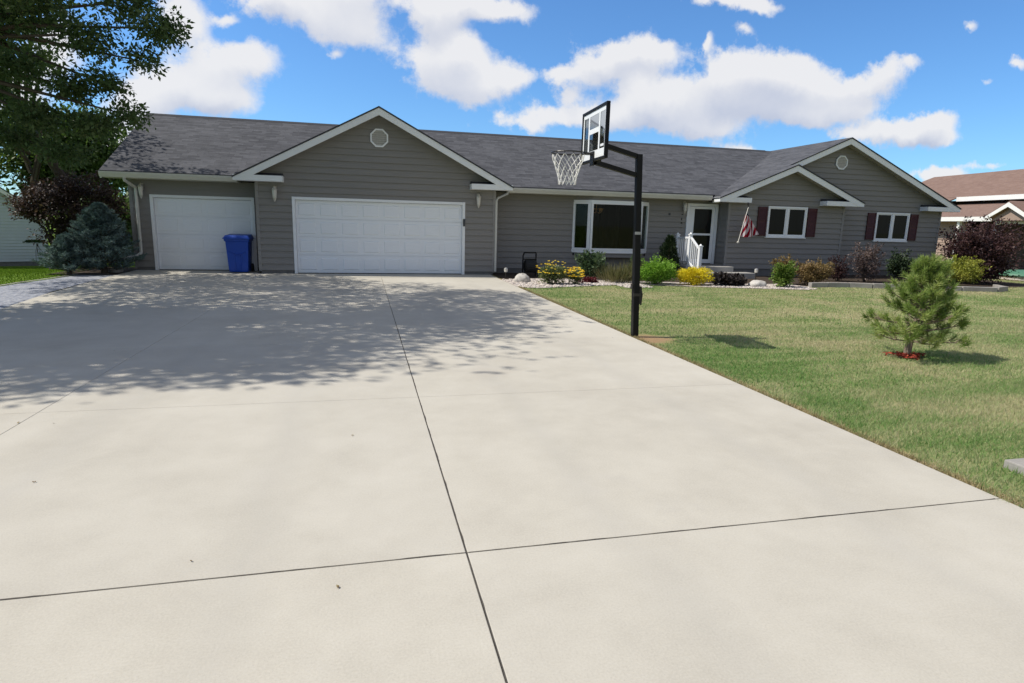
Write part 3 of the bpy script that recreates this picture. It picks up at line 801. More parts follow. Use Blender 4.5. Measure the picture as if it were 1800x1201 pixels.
# bay window
def bay():
    yb, yf = YM, 19.38; zl, zh = .80, 2.40
    pl = [(6.84, yb), (7.30, yf), (9.07, yf), (9.53, yb)]
    f = MB()
    def poly(z0, z1, grow):
        q = [(pl[0][0] - grow, yb + .03), (pl[0][0] - grow, yb - .02), (pl[1][0] - grow*.6, yf - grow), (pl[2][0] + grow*.6, yf - grow), (pl[3][0] + grow, yb - .02), (pl[3][0] + grow, yb + .03)]
        f.prism([(x, y, z0) for x, y in q], (0, 0, z1 - z0))
    poly(.70, .80, .03); poly(2.36, 2.43, .02)
    # posts
    def side(a, b, wa, wb):
        A = Vector((*a, 0)); B = Vector((*b, 0)); u = (B - A).normalized(); n = Vector((u.y, -u.x, 0)); ln = (B - A).length
        def bar(s0, s1, z0, z1, d0=-.03, d1=.04):
            q = [A + u*s0 + n*d0, A + u*s1 + n*d0, A + u*s1 + n*d1, A + u*s0 + n*d1]
            f.hexa([(p.x, p.y, z0) for p in q], [(p.x, p.y, z1) for p in q])
        bar(0, wa, zl, 2.36); bar(ln - wb, ln, zl, 2.36); bar(wa, ln - wb, zl, zl + .06, -.03, .038); bar(wa, ln - wb, 2.30, 2.36, -.03, .038)
        return A + u*wa, A + u*(ln - wb), n
    spans = [side(pl[0], pl[1], .075, .10), side(pl[1], pl[2], .07, .07), side(pl[2], pl[3], .10, .075)]
    win = f.build('bay_window', M['vinyl'], H, bevel=.003)
    win['label'] = 'wide white framed bay window with a curtain behind its centre pane'
    for A, B, n in spans:
        p = MB(); q = [A + n*.004, B + n*.004, B + n*.010, A + n*.010]
        p.hexa([(v.x, v.y, zl + .06) for v in q], [(v.x, v.y, 2.30) for v in q]); p.build('pane', M['clear'], win)
    sk = MB(); q = [(6.90, yb - .022), (7.34, yf + .04), (9.03, yf + .04), (9.47, yb - .022)]
    sk.prism([(x, y, .56) for x, y in q], (0, 0, .139)); sk.build('skirt', M['corner'], win)
    hd = MB(); hd.prism([(x, y, 2.431) for x, y in q], (0, 0, .118)); hd.build('head_panel', M['siding'], win)
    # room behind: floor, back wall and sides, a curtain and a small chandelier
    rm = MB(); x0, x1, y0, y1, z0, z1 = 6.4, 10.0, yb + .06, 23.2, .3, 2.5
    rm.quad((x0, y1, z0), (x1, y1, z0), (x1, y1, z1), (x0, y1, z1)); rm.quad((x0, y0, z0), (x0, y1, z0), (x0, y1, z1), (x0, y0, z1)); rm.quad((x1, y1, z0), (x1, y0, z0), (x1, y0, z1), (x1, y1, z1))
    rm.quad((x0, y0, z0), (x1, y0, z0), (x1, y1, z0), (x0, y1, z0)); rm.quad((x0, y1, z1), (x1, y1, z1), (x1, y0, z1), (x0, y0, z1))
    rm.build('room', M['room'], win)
    cu = MB(); n = 120
    pts = [(7.75 + 1.35*i/n, 21.2 + .06*math.sin(i*1.05) + .03*math.sin(i*.37)) for i in range(n + 1)]
    for a, b in zip(pts[:-1], pts[1:]): cu.quad((*a, .35), (*b, .35), (*b, 2.45), (*a, 2.45))
    cu.build('curtain', M['curtain'], win)
    ch = MB(); cx, cy, cz = 7.95, 20.6, 2.12
    ch.tube([(cx, cy, 2.49), (cx, cy, cz)], .012, 6)
    for k in range(5):
        a = k*1.2566; ch.tube([(cx, cy, cz - .03), (cx + .12*math.cos(a), cy + .12*math.sin(a), cz - .09), (cx + .2*math.cos(a), cy + .2*math.sin(a), cz - .02)], .012, 6)
        ch.lathe([(.02, 0), (.05, .06), (.06, .1)], (cx + .2*math.cos(a), cy + .2*math.sin(a), cz - .02), 8)
    ch.build('chandelier', M['brass'], win)
bay()

# front storm door
def storm_door():
    x0, x1, z0, z1, y = 11.0, 12.2, .36, 2.45, YM - .02
    f = MB(); w = .09
    f.box(x0, x0 + w, y - .04, y + .06, z0, z1); f.box(x1 - w, x1, y - .04, y + .06, z0, z1); f.box(x0 + w, x1 - w, y - .038, y + .06, z1 - w, z1)
    dr = f.build('front_door', M['white'], H, bevel=.004)
    dr['label'] = 'white storm door with two dark panes at the porch'
    b = MB(); a, c = x0 + w + .01, x1 - w - .01; g0, g1 = a + .20, c - .115; ys = y - .012
    b.box(a, g0, ys, ys + .04, z0 + .02, z1 - w - .01); b.box(g1, c, ys, ys + .04, z0 + .02, z1 - w - .01)
    b.box(g0, g1, ys, ys + .04, z0 + .02, z0 + .16); b.box(g0, g1, ys, ys + .04, 1.36, 1.43); b.box(g0, g1, ys, ys + .04, 2.27, z1 - w - .01)
    b.build('door_leaf', M['white'], dr, bevel=.004)
    for q0, q1 in ((z0 + .16, 1.36), (1.43, 2.27)):
        p = MB(); p.box(g0, g1, ys + .018, ys + .024, q0, q1); p.build('pane', M['pane'], dr)
    h = MB(); h.box(a + .03, a + .075, ys - .012, ys - .0005, 1.24, 1.44); h.tube([(a + .05, ys - .012, 1.38), (a + .05, ys - .05, 1.38), (a + .05, ys - .055, 1.28)], .012, 6)
    h.build('handle', M['darkmetal'], dr)
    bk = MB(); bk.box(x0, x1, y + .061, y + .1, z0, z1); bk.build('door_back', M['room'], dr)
storm_door()

# gable vents: octagon ring, louvres
def vent(cx, cz, y, r, label):
    mb = MB(); n = 8
    ring = lambda rr, yy: [(cx + rr*math.cos(math.pi/8 + k*math.pi/4), yy, cz + rr*math.sin(math.pi/8 + k*math.pi/4)) for k in range(n)]
    a, b, c, d = ring(r, y - .015), ring(r, y - .05), ring(r*.82, y - .05), ring(r*.82, y - .015)
    for p, q in ((a, b), (b, c), (c, d)):
        for k in range(n): mb.quad(p[k], p[(k+1) % n], q[(k+1) % n], q[k])
    v = mb.build('gable_vent', M['white'], H); v['label'] = label
    lb = MB(); rr = r*.80
    for i in range(7):
        zz = cz - rr*.92 + i*rr*1.84/7; half = min(math.sqrt(max(0, (rr*.96)**2 - (zz + rr*.13 - cz)**2)) , rr*.92)
        lb.hexa([(cx - half, y - .046, zz), (cx + half, y - .046, zz), (cx + half, y - .040, zz), (cx - half, y - .040, zz)],
                [(cx - half, y - .026, zz + rr*.24), (cx + half, y - .026, zz + rr*.24), (cx + half, y - .02, zz + rr*.24), (cx - half, y - .02, zz + rr*.24)])
    lb.build('louvres', M['lantern'], v)
vent(.49, 3.935, YG - .01, .275, 'octagonal white vent of the garage gable')
vent(17.09, 4.10, YM - .01, .265, 'octagonal white vent of the large end gable')

# wall lanterns
def lantern(x, y, z, label):
    b = MB(); b.lathe([(.05, -.01), (.055, 0), (.05, .012)], (x, y - .03, z), 10)
    b.box(x - .045, x + .045, y - .03, y - .0205, z - .09, z + .09)
    b.tube([(x, y - .03, z + .03), (x, y - .10, z + .09), (x, y - .14, z + .06), (x, y - .14, z + .02)], .012, 6)
    b.lathe([(.075, -.0), (.085, -.015), (.03, .05), (.012, .06)], (x, y - .14, z + .0), 8)
    o = b.build('wall_lantern', M['lantern'], H); o['label'] = label
    g = MB(); g.lathe([(.035, -.25), (.05, -.24), (.068, -.02), (.06, -.003)], (x, y - .14, z), 8); g.build('lamp_glass', M['lglass'], o)
    t = MB(); t.lathe([(.008, -.34), (.022, -.31), (.04, -.265), (.04, -.2505)], (x, y - .14, z), 8); t.build('finial', M['lantern'], o)
lantern(-2.43, YG, 2.38, 'wall lantern left of the wide garage door')
lantern(3.42, YG, 2.38, 'wall lantern right of the wide garage door')
lantern(-6.10, YM, 2.37, 'wall lantern left of the narrow garage door')
lantern(10.86, YM, 2.42, 'wall lantern beside the front door')
# dark marks hung in a column under the porch lantern, and a small outlet cover
om = MB()
for z, w in ((2.02, .07), (1.88, .045), (1.76, .06), (1.62, .04)):
    om.prism([(10.80, 19.776, z), (10.80 + w, 19.776, z - .03), (10.80 + w*.8, 19.776, z + .06), (10.80 + w*.2, 19.776, z + .07)], (0, .008, 0))
om.build('wall_ornament', M['darkmetal'], H)
ol = MB(); ol.box(10.30, 10.38, YM - .03, YM - .0205, 2.02, 2.10); ol.build('outlet_cover', M['keypad'], H)
# porch slab and step
st = MB(); st.box(10.45, 12.24, 18.55, 19.77, -.05, .34); st.build('stoop', M['stoop'], H, bevel=.01)
st = MB(); st.box(10.75, 12.75, 18.05, 18.545, -.05, .17); st.build('step', M['stoop'], H, bevel=.01)

# ------------------------------------------------------------------ porch railing
def railing():
    t = thing('porch_railing', (10.55, 18.75, .0), 'white picket porch railing with a sloping end beside the front step', 'railing')
    x = 10.60; posts = [(19.55, .34, 1.36), (18.68, .34, 1.38), (18.00, .0, 1.02)]
    for y, z0, z1 in posts:
        p = MB(); p.box(x - .05, x + .05, y - .05, y + .05, z0, z1); p.box(x - .065, x + .065, y - .065, y + .065, z1 + .001, z1 + .03)
        p.lathe([(.06, .031), (.03, .07), (.004, .09)], (x, y, z1), 4); p.build('post', M['vinyl'], t, bevel=.004)
    for (a, b) in zip(posts[:-1], posts[1:]):
        for off, nm in ((-.12, 'top_rail'), (None, 'bottom_rail')):
            za = a[2] + off if off else a[1] + .1; zb = b[2] + off if off else b[1] + .1
            if off is None and b[1] == 0: zb = .12
            r = MB(); r.hexa([(x - .03, a[0] - .051, za), (x + .03, a[0] - .051, za), (x + .03, b[0] + .051, zb), (x - .03, b[0] + .051, zb)],
                             [(x - .03, a[0] - .051, za + .06), (x + .03, a[0] - .051, za + .06), (x + .03, b[0] + .051, zb + .06), (x - .03, b[0] + .051, zb + .06)])
            r.build(nm, M['vinyl'], t)
        n = 6 if b[1] else 5
        for k in range(1, n + 1):
            f = k / (n + 1); y = a[0] + (b[0] - a[0])*f; zt = a[2] + (b[2] - a[2])*f - .121; zb = a[1] + ((.02 if b[1] == 0 else b[1]) - a[1])*f + .161
            q = MB(); q.box(x - .016, x + .016, y - .016, y + .016, zb, zt); q.build('picket', M['vinyl'], t)
railing()

# ------------------------------------------------------------------ flag
def flag():
    t = thing('flag', (12.72, 18.79, 2.46), 'striped red and white flag hanging limp from a short pole on the small gable eave', 'flag')
    a = Vector((12.70, 18.72, 2.36)); b = Vector((12.08, 18.20, 1.18))
    p = MB(); p.tube([a, b], .013, 8); p.build('pole', M['lantern'], t)
    q = MB(); q.lathe([(.006, -.045), (.034, -.02), (.04, 0), (.034, .02), (.006, .045)], b, 10); q.build('finial', M['lantern'], t)
    br = MB(); br.tube([(12.72, 18.80, 2.50), (12.70, 18.75, 2.42), a], .02, 6); br.build('bracket', M['darkmetal'], t)
    nu, nv = 48, 16; V = []; F = []; UV = []
    for j in range(nv + 1):
        for i in range(nu + 1):
            u, v = i/nu, j/nv           # u across the folds, v down the cloth
            s = .12 + .06*v
            top = a.lerp(b, .10 + u*.10)
            wl = -.22*v**.6; wr = .56*v**.85
            x = top.x + (1 - u)*wl + u*wr + .012*math.sin(u*31)*v
            y = top.y - .05*v + .05*math.sin(u*21)*v**.7
            z = top.z - v*(.80 + .08*math.sin(u*4 + .6) - .04*u) + .02*(1 - v)
            V.append((x, y, z)); UV.append((u, 1 - v))
    for j in range(nv):
        for i in range(nu):
            k = j*(nu + 1) + i; F.append((k, k+1, k+nu+2, k+nu+1))
    mb = MB(); mb.v = V; mb.f = F
    for fi, f in enumerate(F): mb.uv[fi] = [UV[k] for k in f]
    mb.build('cloth', M['flag'], t, smooth=True)
flag()

# ------------------------------------------------------------------ recycling bin
def bin_():
    cx, cy = -3.53, 19.27
    t = thing('wheelie_bin', (cx, cy, 0), 'blue wheeled recycling bin in front of the narrow garage door', 'bin')
    w0, w1, d0, d1, h = .25, .315, .26, .36, 1.0
    b = MB()
    lv = [(0.03, w0, d0), (.12, w0 + .012, d0 + .015), (h - .10, w1 - .012, d1 - .02), (h - .095, w1 + .012, d1 + .005), (h, w1 + .015, d1 + .01)]
    for k, (z, w, d) in enumerate(lv):
        b.v += [(cx - w, cy - d, z), (cx + w, cy - d, z), (cx + w, cy + d, z), (cx - w, cy + d, z)]
    for k in range(len(lv) - 1):
        for j in range(4): b.f.append((k*4 + j, k*4 + (j+1) % 4, k*4 + 4 + (j+1) % 4, k*4 + 4 + j))
    b.f.append((3, 2, 1, 0)); e = (len(lv) - 1)*4; b.f.append((e, e+1, e+2, e+3))
    body = b.build('body', M['blue'], t, bevel=.02)
    # curved front rib and raised front panel
    p = MB(); 
    def fy(z): return cy - (d0 + (d1 - d0)*z/h) + .004
    arc = [(cx - .22 + .44*i/12, .62 - .09*math.sin(math.pi*i/12)) for i in range(13)]
    p.tube([(x, fy(z) , z) for x, z in arc], .014, 6); 
    p.hexa([(cx - .12, fy(.2), .16), (cx + .12, fy(.2), .16), (cx + .12, fy(.2) + .02, .16), (cx - .12, fy(.2) + .02, .16)],
           [(cx - .12, fy(.5) - .012, .48), (cx + .12, fy(.5) - .012, .48), (cx + .12, fy(.5) + .02, .48), (cx - .12, fy(.5) + .02, .48)])
    p.tube([(cx - .07, fy(.1) - .004, .10), (cx - .07, fy(.5) - .01, .52)], .012, 6); p.tube([(cx + .07, fy(.1) - .004, .10), (cx + .07, fy(.5) - .01, .52)], .012, 6)
    p.build('front_rib', M['blue'], body)
    l = MB(); l.hexa([(cx - .345, cy - .40, h + .004), (cx + .345, cy - .40, h + .004), (cx + .345, cy + .38, h + .004), (cx - .345, cy + .38, h + .004)],
                     [(cx - .30, cy - .35, h + .07), (cx + .30, cy - .35, h + .07), (cx + .30, cy + .37, h + .10), (cx - .30, cy + .37, h + .10)])
    l.box(cx - .36, cx + .36, cy - .41, cy + .38, h - .03, h + .003)
    l.build('lid', M['blue2'], t, bevel=.012)
    hb = MB(); hb.tube([(cx - .30, cy + .40, h - .02), (cx + .30, cy + .40, h - .02)], .02, 8); hb.build('handle', M['blue'], t)
    hb = MB(); hb.tube([(cx - .40, cy - .02, h - .06), (cx - .345, cy - .02, h - .06)], .03, 8); hb.build('lid_hinge', M['blue'], t)
    for s in (-1, 1):
        w = MB(); x = cx + s*.27
        w.prism([(x, cy + .25 + .12*math.cos(k*math.pi/8), .12 + .12*math.sin(k*math.pi/8)) for k in range(16)], (s*.05, 0, 0)); w.build('wheel', M['blackrub'], t)
bin_()

# ------------------------------------------------------------------ basketball hoop
def hoop():
    t = thing('basketball_hoop', (3.83, 8.32, 0), 'black pole basketball hoop with clear backboard beside the driveway', 'basketball hoop')
    p = MB(); b = Vector((3.93, 8.33, -.1)); top = Vector((3.83, 8.36, 2.62)); h = .046
    def P(z): f = (z + .1) / 2.72; return b.lerp(top, f)
    def seg(z0, z1, r):
        a, c = P(z0), P(z1); p.hexa([(a.x-r, a.y-r, z0), (a.x+r, a.y-r, z0), (a.x+r, a.y+r, z0), (a.x-r, a.y+r, z0)], [(c.x-r, c.y-r, z1), (c.x+r, c.y-r, z1), (c.x+r, c.y+r, z1), (c.x-r, c.y+r, z1)])
    seg(-.1, 1.52, h); seg(1.521, 2.62, h*.92)
    p.build('pole', M['black'], t, bevel=.008)
    sc = MB(); a = P(1.50); sc.box(a.x - .058, a.x + .03, a.y - .060, a.y - .053, 1.495, 1.535); sc.build('worn_sticker', M['zinc'], t)
    hw = MB(); a = P(.62)
    hw.box(a.x - .075, a.x - .053, a.y - .03, a.y + .03, .70, .78); hw.box(a.x + .053, a.x + .085, a.y - .025, a.y + .025, .48, .74); hw.box(a.x - .058, a.x + .058, a.y - .066, a.y - .053, .60, .64)
    hw.tube([(a.x + .075, a.y, .72), (a.x + .10, a.y - .01, .62), (a.x + .095, a.y, .46)], .012, 6)
    hw.build('height_adjuster', M['darkmetal'], t)
    # board frame of reference: it faces the drive (towards -X and a little to the camera)
    c = Vector((3.085, 8.20, 2.82)); n = Vector((-1, .048, 0)).normalized()
    u = Vector((-n.y, n.x, 0)); 
    if u.y > 0: u = -u            # u points to the camera side
    W, Hh = 1.05, .70
    def q(uu, nn, zz): v = c + u*uu + n*nn; return (v.x, v.y, c.z + zz)
    def bar(mb, u0, u1, n0, n1, z0, z1):
        mb.hexa([q(u0, n0, z0), q(u1, n0, z0), q(u1, n1, z0), q(u0, n1, z0)], [q(u0, n0, z1), q(u1, n0, z1), q(u1, n1, z1), q(u0, n1, z1)])
    bd = MB(); bar(bd, -W/2 + .02, W/2 - .02, -.006, .006, -Hh/2 + .02, Hh/2 - .02); board = bd.build('backboard', M['acrylic'], t)
    fr = MB(); e = .035
    bar(fr, -W/2, W/2, -.025, .025, -Hh/2, -Hh/2 + e); bar(fr, -W/2, W/2, -.025, .025, Hh/2 - e, Hh/2); bar(fr, -W/2, -W/2 + e, -.025, .025, -Hh/2 + e, Hh/2 - e); bar(fr, W/2 - e, W/2, -.025, .025, -Hh/2 + e, Hh/2 - e)
    fr.build('board_frame', M['black'], board, bevel=.006)
    mk = MB(); f0, f1 = .0065, .010
    # painted border and the shooter's square with its middle bar
    bw = .055; L_, T_ = W/2 - e - .002, Hh/2 - e - .002
    bar(mk, -L_, L_, f0, f1, T_ - bw, T_); bar(mk, -L_, L_, f0, f1, -T_, -T_ + bw + .05)
    bar(mk, -L_, -L_ + bw*.8, f0, f1, -T_ + bw + .051, T_ - bw - .001); bar(mk, L_ - bw*.8, L_, f0, f1, -T_ + bw + .051, T_ - bw - .001)
    s = .25; sb = .055
    bar(mk, -s, -s + sb, f0, f1, -T_ + bw + .051, T_ - bw - .001); bar(mk, s - sb, s, f0, f1, -T_ + bw + .051, T_ - bw - .001)
    bar(mk, -s + sb + .001, s - sb - .001, f0, f1, .02, .085)
    bar(mk, .29, .42, f0, f1, -T_ + bw + .075, -T_ + bw + .105)
    mk.build('board_markings', M['bwhite'], board)
    # rim, bracket, net
    rc = c + n*.36; rz = c.z - Hh/2 + .10; rr = .225
    rm = MB(); rm.tube([(rc.x + rr*math.cos(k*math.pi/16), rc.y + rr*math.sin(k*math.pi/16), rz) for k in range(33)], .010, 6)
    bar(rm, -.07, .07, .026, .14, rz - c.z - .012, rz - c.z + .012); bar(rm, -.07, .07, .011, .03, rz - c.z - .16, rz - c.z + .03)
    for k in range(12):
        a = k*math.pi/6; rm.tube([(rc.x + rr*math.cos(a), rc.y + rr*math.sin(a), rz - .008), (rc.x + (rr+.004)*math.cos(a), rc.y + (rr+.004)*math.sin(a), rz - .03)], .005, 4)
    rm.build('rim', M['rim'], t)
    nt = MB(); N_ = 12; prof = [(.222, -.025), (.205, -.10), (.175, -.18), (.145, -.26), (.125, -.34), (.115, -.42)]
    for s_ in (0, 1):
        for k in range(N_):
            path = []
            for i, (r, z) in enumerate(prof):
                sh = (i % 2)*.5 if s_ == 0 else -(i % 2)*.5
                a = (k + sh + (.0 if i % 2 == 0 else 0))*2*math.pi/N_
                path.append((rc.x + r*math.cos(a), rc.y + r*math.sin(a), rz + z))
            nt.tube(path, .0055, 4)
    nt.build('net', M['net'], t)
    # arms from the pole to the back of the board
    ar = MB(); pt = P(2.60)
    bk = c - n*.03
    for zz0, zz1, nm in ((2.59, 2.72, 0), (2.33, 2.46, 1)):
        pz = P(zz0); 
        for s_ in ((0,) if nm else (0,)):
            a0 = Vector((pz.x - .03, pz.y, zz0)); a1 = Vector((bk.x, bk.y, zz1))
            w = .030
            dirv = (a1 - a0).normalized(); sd = dirv.cross(Vector((0, 0, 1))).normalized(); upv = sd.cross(dirv)
            cor = lambda o_: [o_ - sd*w - upv*w, o_ + sd*w - upv*w, o_ + sd*w + upv*w, o_ - sd*w + upv*w]
            ar.hexa(cor(a0), cor(a1))
    ar.build('arm', M['black'], t)
    mt = MB(); bar(mt, -.16, .16, -.06, -.026, -.36, .10); bar(mt, -.05, .05, -.12, -.061, -.10, .02); mt.tube([q(-.05, -.16, .02), q(.05, -.14, .06)], .025, 8)
    mt.build('mount', M['black'], t)
hoop()

# ------------------------------------------------------------------ rocks, lights, edging and small things
def rock(name, c, r, label, mat=M['granite'], seed=1):
    rs = np.random.default_rng(seed)
    n1, n2 = 12, 18; V = []; F = []
    ph = rs.random(6)*6
    for i in range(n1 + 1):
        th = math.pi*i/n1
        for j in range(n2):
            a = 2*math.pi*j/n2
            k = 1 + .10*math.sin(3*a + ph[0])*math.sin(th*2 + ph[1]) + .07*math.sin(5*a + ph[2] + 3*th) + .04*math.sin(9*a + ph[3] - 7*th)
            V.append((c[0] + r[0]*k*math.sin(th)*math.cos(a), c[1] + r[1]*k*math.sin(th)*math.sin(a), max(-.03, c[2] + r[2]*(.35 + k*math.cos(th)))))
    for i in range(n1):
        for j in range(n2):
            a = i*n2 + j; b = i*n2 + (j+1) % n2; F.append((a, a + n2, b + n2, b))
    mb = MB(); mb.v = V; mb.f = F
    return tag(mb.build(name, mat, loc=(c[0], c[1], c[2]), smooth=True), label, 'rock')
rock('boulder', (4.28, 16.55, .0), (.22, .19, .17), 'round pale boulder at the corner of the driveway', seed=3)
rock('boulder', (11.02, 15.45, .0), (.27, .20, .13), 'low pale boulder in the gravel in front of the porch step', seed=8)
rock('boulder', (-6.72, 19.1, .0), (.17, .14, .12), 'small pale boulder under the left downspout', M['edging'], seed=12)
def stake(name, x, y, h, label):
    t = thing(name, (x, y, 0), label, 'garden light')
    a = MB(); a.tube([(x, y, -.05), (x, y, h - .12)], .012, 8); a.build('stem', M['darkmetal'], t)
    b = MB(); b.lathe([(.03, -.12), (.05, -.11), (.055, -.03), (.04, -.028)], (x, y, h), 10); b.build('lamp_shade', M['lglass'], t)
    c = MB(); c.lathe([(.06, -.027), (.05, 0), (.01, .018)], (x, y, h), 10); c.build('cap', M['zinc'], t)
stake('garden_light', 4.08, 17.7, .30, 'small stake light beside the garage downspout')
stake('garden_light', 11.75, 16.6, .42, 'small white-topped stake light behind the low pale boulder')
def hose_stand():
    x, y = 5.05, 18.55
    t = thing('garden_stand', (x, y, 0), 'black metal stand against the grey wall behind the yellow flowers', 'stand')
    for s in (-1, 1):
        l = MB(); l.tube([(x + s*.21, y + .12, -.02), (x + s*.21, y + .10, .62), (x + s*.19, y + .04, .72)], .022, 8); l.tube([(x + s*.21, y - .22, -.02), (x + s*.21, y + .10, .45)], .018, 8); l.build('leg', M['black'], t)
    b = MB(); b.tube([(x - .19, y + .04, .72), (x + .19, y + .04, .72)], .022, 8); b.build('top_bar', M['black'], t)
    d = MB(); n = 16
    d.prism([(x - .17, y - .02 + .20*math.cos(k*2*math.pi/n), .30 + .20*math.sin(k*2*math.pi/n)) for k in range(n)], (.34, 0, 0)); d.build('drum', M['blackrub'], t)
    s_ = MB(); s_.box(x - .2, x + .2, y - .03, y + .12, .50, .53); s_.build('shelf', M['black'], t)
hose_stand()
# stone edging of the planting bed
def edging():
    pts = [(12.75, 15.42), (13.4, 15.5), (14.1, 15.42), (14.7, 15.15), (15.3, 14.92), (16.2, 14.66), (17.1, 14.38), (18.1, 14.12), (18.75, 14.35), (19.15, 15.0)]
    for i, (a, b) in enumerate(zip(pts[:-1], pts[1:])):
        A = Vector((*a, 0)); B = Vector((*b, 0)); u = (B - A).normalized(); n = Vector((-u.y, u.x, 0))
        A += u*.012; B -= u*.012; h = .125 + random.uniform(-.012, .012)
        mb = MB(); q = [A - n*.07, B - n*.07, B + n*.07, A + n*.07]
        mb.hexa([(p.x, p.y, -.06) for p in q], [(p.x, p.y, h) for p in q])
        c = (A + B)/2
        desc = ['end block of the bed edging beside the white gravel', 'edging block in front of the bronze shrub, second from the gravel', 'edging block right of the bronze shrub, third from the gravel', 'edging block before the smoky purple shrub, fourth from the gravel', 'edging block left of the young pine crown, fifth from the gravel', 'edging block behind the young pine, fourth from the far corner', 'edging block behind the right side of the young pine crown', 'edging block in front of the dark burgundy shrub', 'corner block of the bed edging turning away at the right']
        tag(mb.build('edging_block', M['edging'], loc=(c.x, c.y, 0), bevel=.012), 'weathered grey ' + desc[i], 'edging block', 'edging blocks of the planting bed')
edging()
pv = MB(); pv.box(4.42, 4.95, 2.82, 3.18, -.03, .045); o = pv.build('paver', M['edging'], loc=(4.65, 3, 0), bevel=.01); tag(o, 'flat grey concrete paver lying in the grass at the right edge', 'paver')
# red mulch ring
n_ = 330; a_ = rng.random(n_)*6.283; r_ = .25*np.sqrt(rng.random(n_))*(.75 + .35*np.sin(a_*3 + 1))
P_ = np.column_stack([7.03 + r_*np.cos(a_)*1.1, 6.52 + r_*np.sin(a_)*.8, .002 + .03*rng.random(n_)])
D_ = rng.normal(size=(n_, 3)); D_[:, 2] *= .25; N_l = np.tile([[0, -.2, 1.]], (n_, 1)) + rng.normal(size=(n_, 3))*.4
M['chip'] = mat_leaf('red_bark_chip', (.16, .018, .012), (.30, .04, .02), (.42, .10, .05), .05, .8)
tag(leaf_obj('bark_mulch', M['chip'], P_, D_, N_l, .05, .03, rng.random(n_)), 'scatter of red bark chips round the foot of the young pine', 'mulch', kind='stuff')
# litter on the drive
litter = [(-1.96, 4.01, 'lone brown leaf on the sunny concrete at the left'), (-2.62, 5.24, 'dry leaf by the shade edge at the far left'), (-2.37, 5.20, 'curled dry leaf just inside the left shade edge'), (-.83, 2.91, 'dark dry leaf by the front cross joint'), (-.11, 4.54, 'small tan leaf on the sunny slab left of the long joint'), (3.5, 8.19, 'dark dry leaf near the hoop pole foot'), (-1.40, 8.64, 'brown leaf in the tree shade near the left joint'), (-2.92, 7.99, 'brown leaf in the deep shade at far left'), (1.05, 11.21, 'small leaf in the tree shade right of the long joint'), (-.14, 2.55, 'yellow green leaf below the front cross joint')]
for i, (x, y, lb) in enumerate(litter):
    a = random.random()*6; s = random.uniform(.008, .013)
    P = np.tile([[x, y, .004]], (2, 1)) + rng.normal(size=(2, 3))*[.003, .003, .0005]
    D = np.array([[math.cos(a), math.sin(a), .18], [math.cos(a + .7), math.sin(a + .7), .25]]); N = np.array([[.2, .1, 1], [-.3, .2, 1.]])
    o = leaf_obj('fallen_leaf', L['dry'], P, D, N, s*1.8, s, rng.random(2), loc=(x, y, 0)); tag(o, lb, 'leaf', 'fallen leaves on the driveway')

# ------------------------------------------------------------------ plants
def stems(base, pts, r0, mat, parent, name='stem', taper=.3):
    mb = MB()
    for p in pts:
        b = Vector(base) + Vector((random.uniform(-.04, .04), random.uniform(-.04, .04), -.03)); p = Vector(p)
        mid = b.lerp(p, .5) + Vector((random.uniform(-.06, .06), random.uniform(-.06, .06), .05)) * (p - b).length
        mb.tube([b, mid, p], [r0, r0*.7, r0*taper], 5)
    return mb.build(name, mat, parent)
def shrub(name, c, rad, mat, n, leaf, clumps, cr, label, cat='shrub', group=None, up=.4, out=.8, jit=.8, inner=.35, width=.6, branch=M['bark'], flat=.8, extra=None, shoots=0):
    """c = centre of the leaf volume, base under it"""
    t = thing(name, (c[0], c[1], 0), label, cat, group)
    P, tone, cc = cloud_pts(c, rad, n, clumps, cr, inner, flat, floor=.01)
    if shoots:
        SP, ST = [], []
        for _ in range(shoots):
            d = rand_unit(1)[0]; d[2] = abs(d[2])*.9 + .35; d /= np.linalg.norm(d)
            m = 34; q = (.55 + rng.random(m)*random.uniform(.5, .85))[:, None]
            SP.append(np.array(c) + d*np.array(rad)*q + rng.normal(size=(m, 3))*leaf*.45); ST.append(rng.random(m)*.6 + .4*rng.random())
        P = np.concatenate([P] + SP); tone = np.concatenate([tone] + ST); n = len(P); P[:, 2] = np.maximum(P[:, 2], .01)
    D, N = leaf_dirs(P, np.array([c[0], c[1], c[2] - rad[2]*.5]), up, out, jit)
    ln = leaf * (.6 + .8*rng.random(n))
    leaf_obj('foliage', mat, P, D, N, ln, ln*width, tone, t)
    k = min(9, clumps)
    stems((c[0], c[1], 0), [c + (in_ball(1, .5)[0])*np.array(rad)*.75 for _ in range(k)], max(.008, .02*rad[0]), branch, t)
    if extra: extra(t)
    return t
A3 = np.array
# bed along the house, left to right
def flowers(t, c, rad, n, mat, name='flower', s=.035):
    """each bloom of five petals is a part of its own"""
    P = in_ball(n, .75)*np.array(rad) + c; P[:, 2] = np.maximum(P[:, 2], c[2] - rad[2]*.2)
    for p in P:
        a = np.arange(5)*1.2566 + rng.random()*6
        D = np.column_stack([np.cos(a), np.sin(a)*.8, .35*np.ones(5)]); D[:, 1] -= .25
        N = np.tile([[0, -.6, 1.]], (5, 1)) + rng.normal(size=(5, 3))*.2
        leaf_obj(name, mat, np.tile(p, (5, 1)), D, N, s, s*.7, rng.random(5), t)
t = shrub('flower_clump', (5.0, 15.95, .27), (.50, .34, .30), L['perennial'], 2600, .06, 34, .16, 'loose clump of pale green perennials with scattered yellow flowers', 'flowers', jit=.9)
flowers(t, A3((4.95, 15.85, .38)), (.50, .34, .28), 80, L['flower'], s=.037)
t = shrub('flower_clump', (5.62, 15.95, .20), (.24, .22, .24), L['perennial'], 1100, .05, 18, .12, 'small clump of perennials thick with deep yellow flowers', 'flowers')
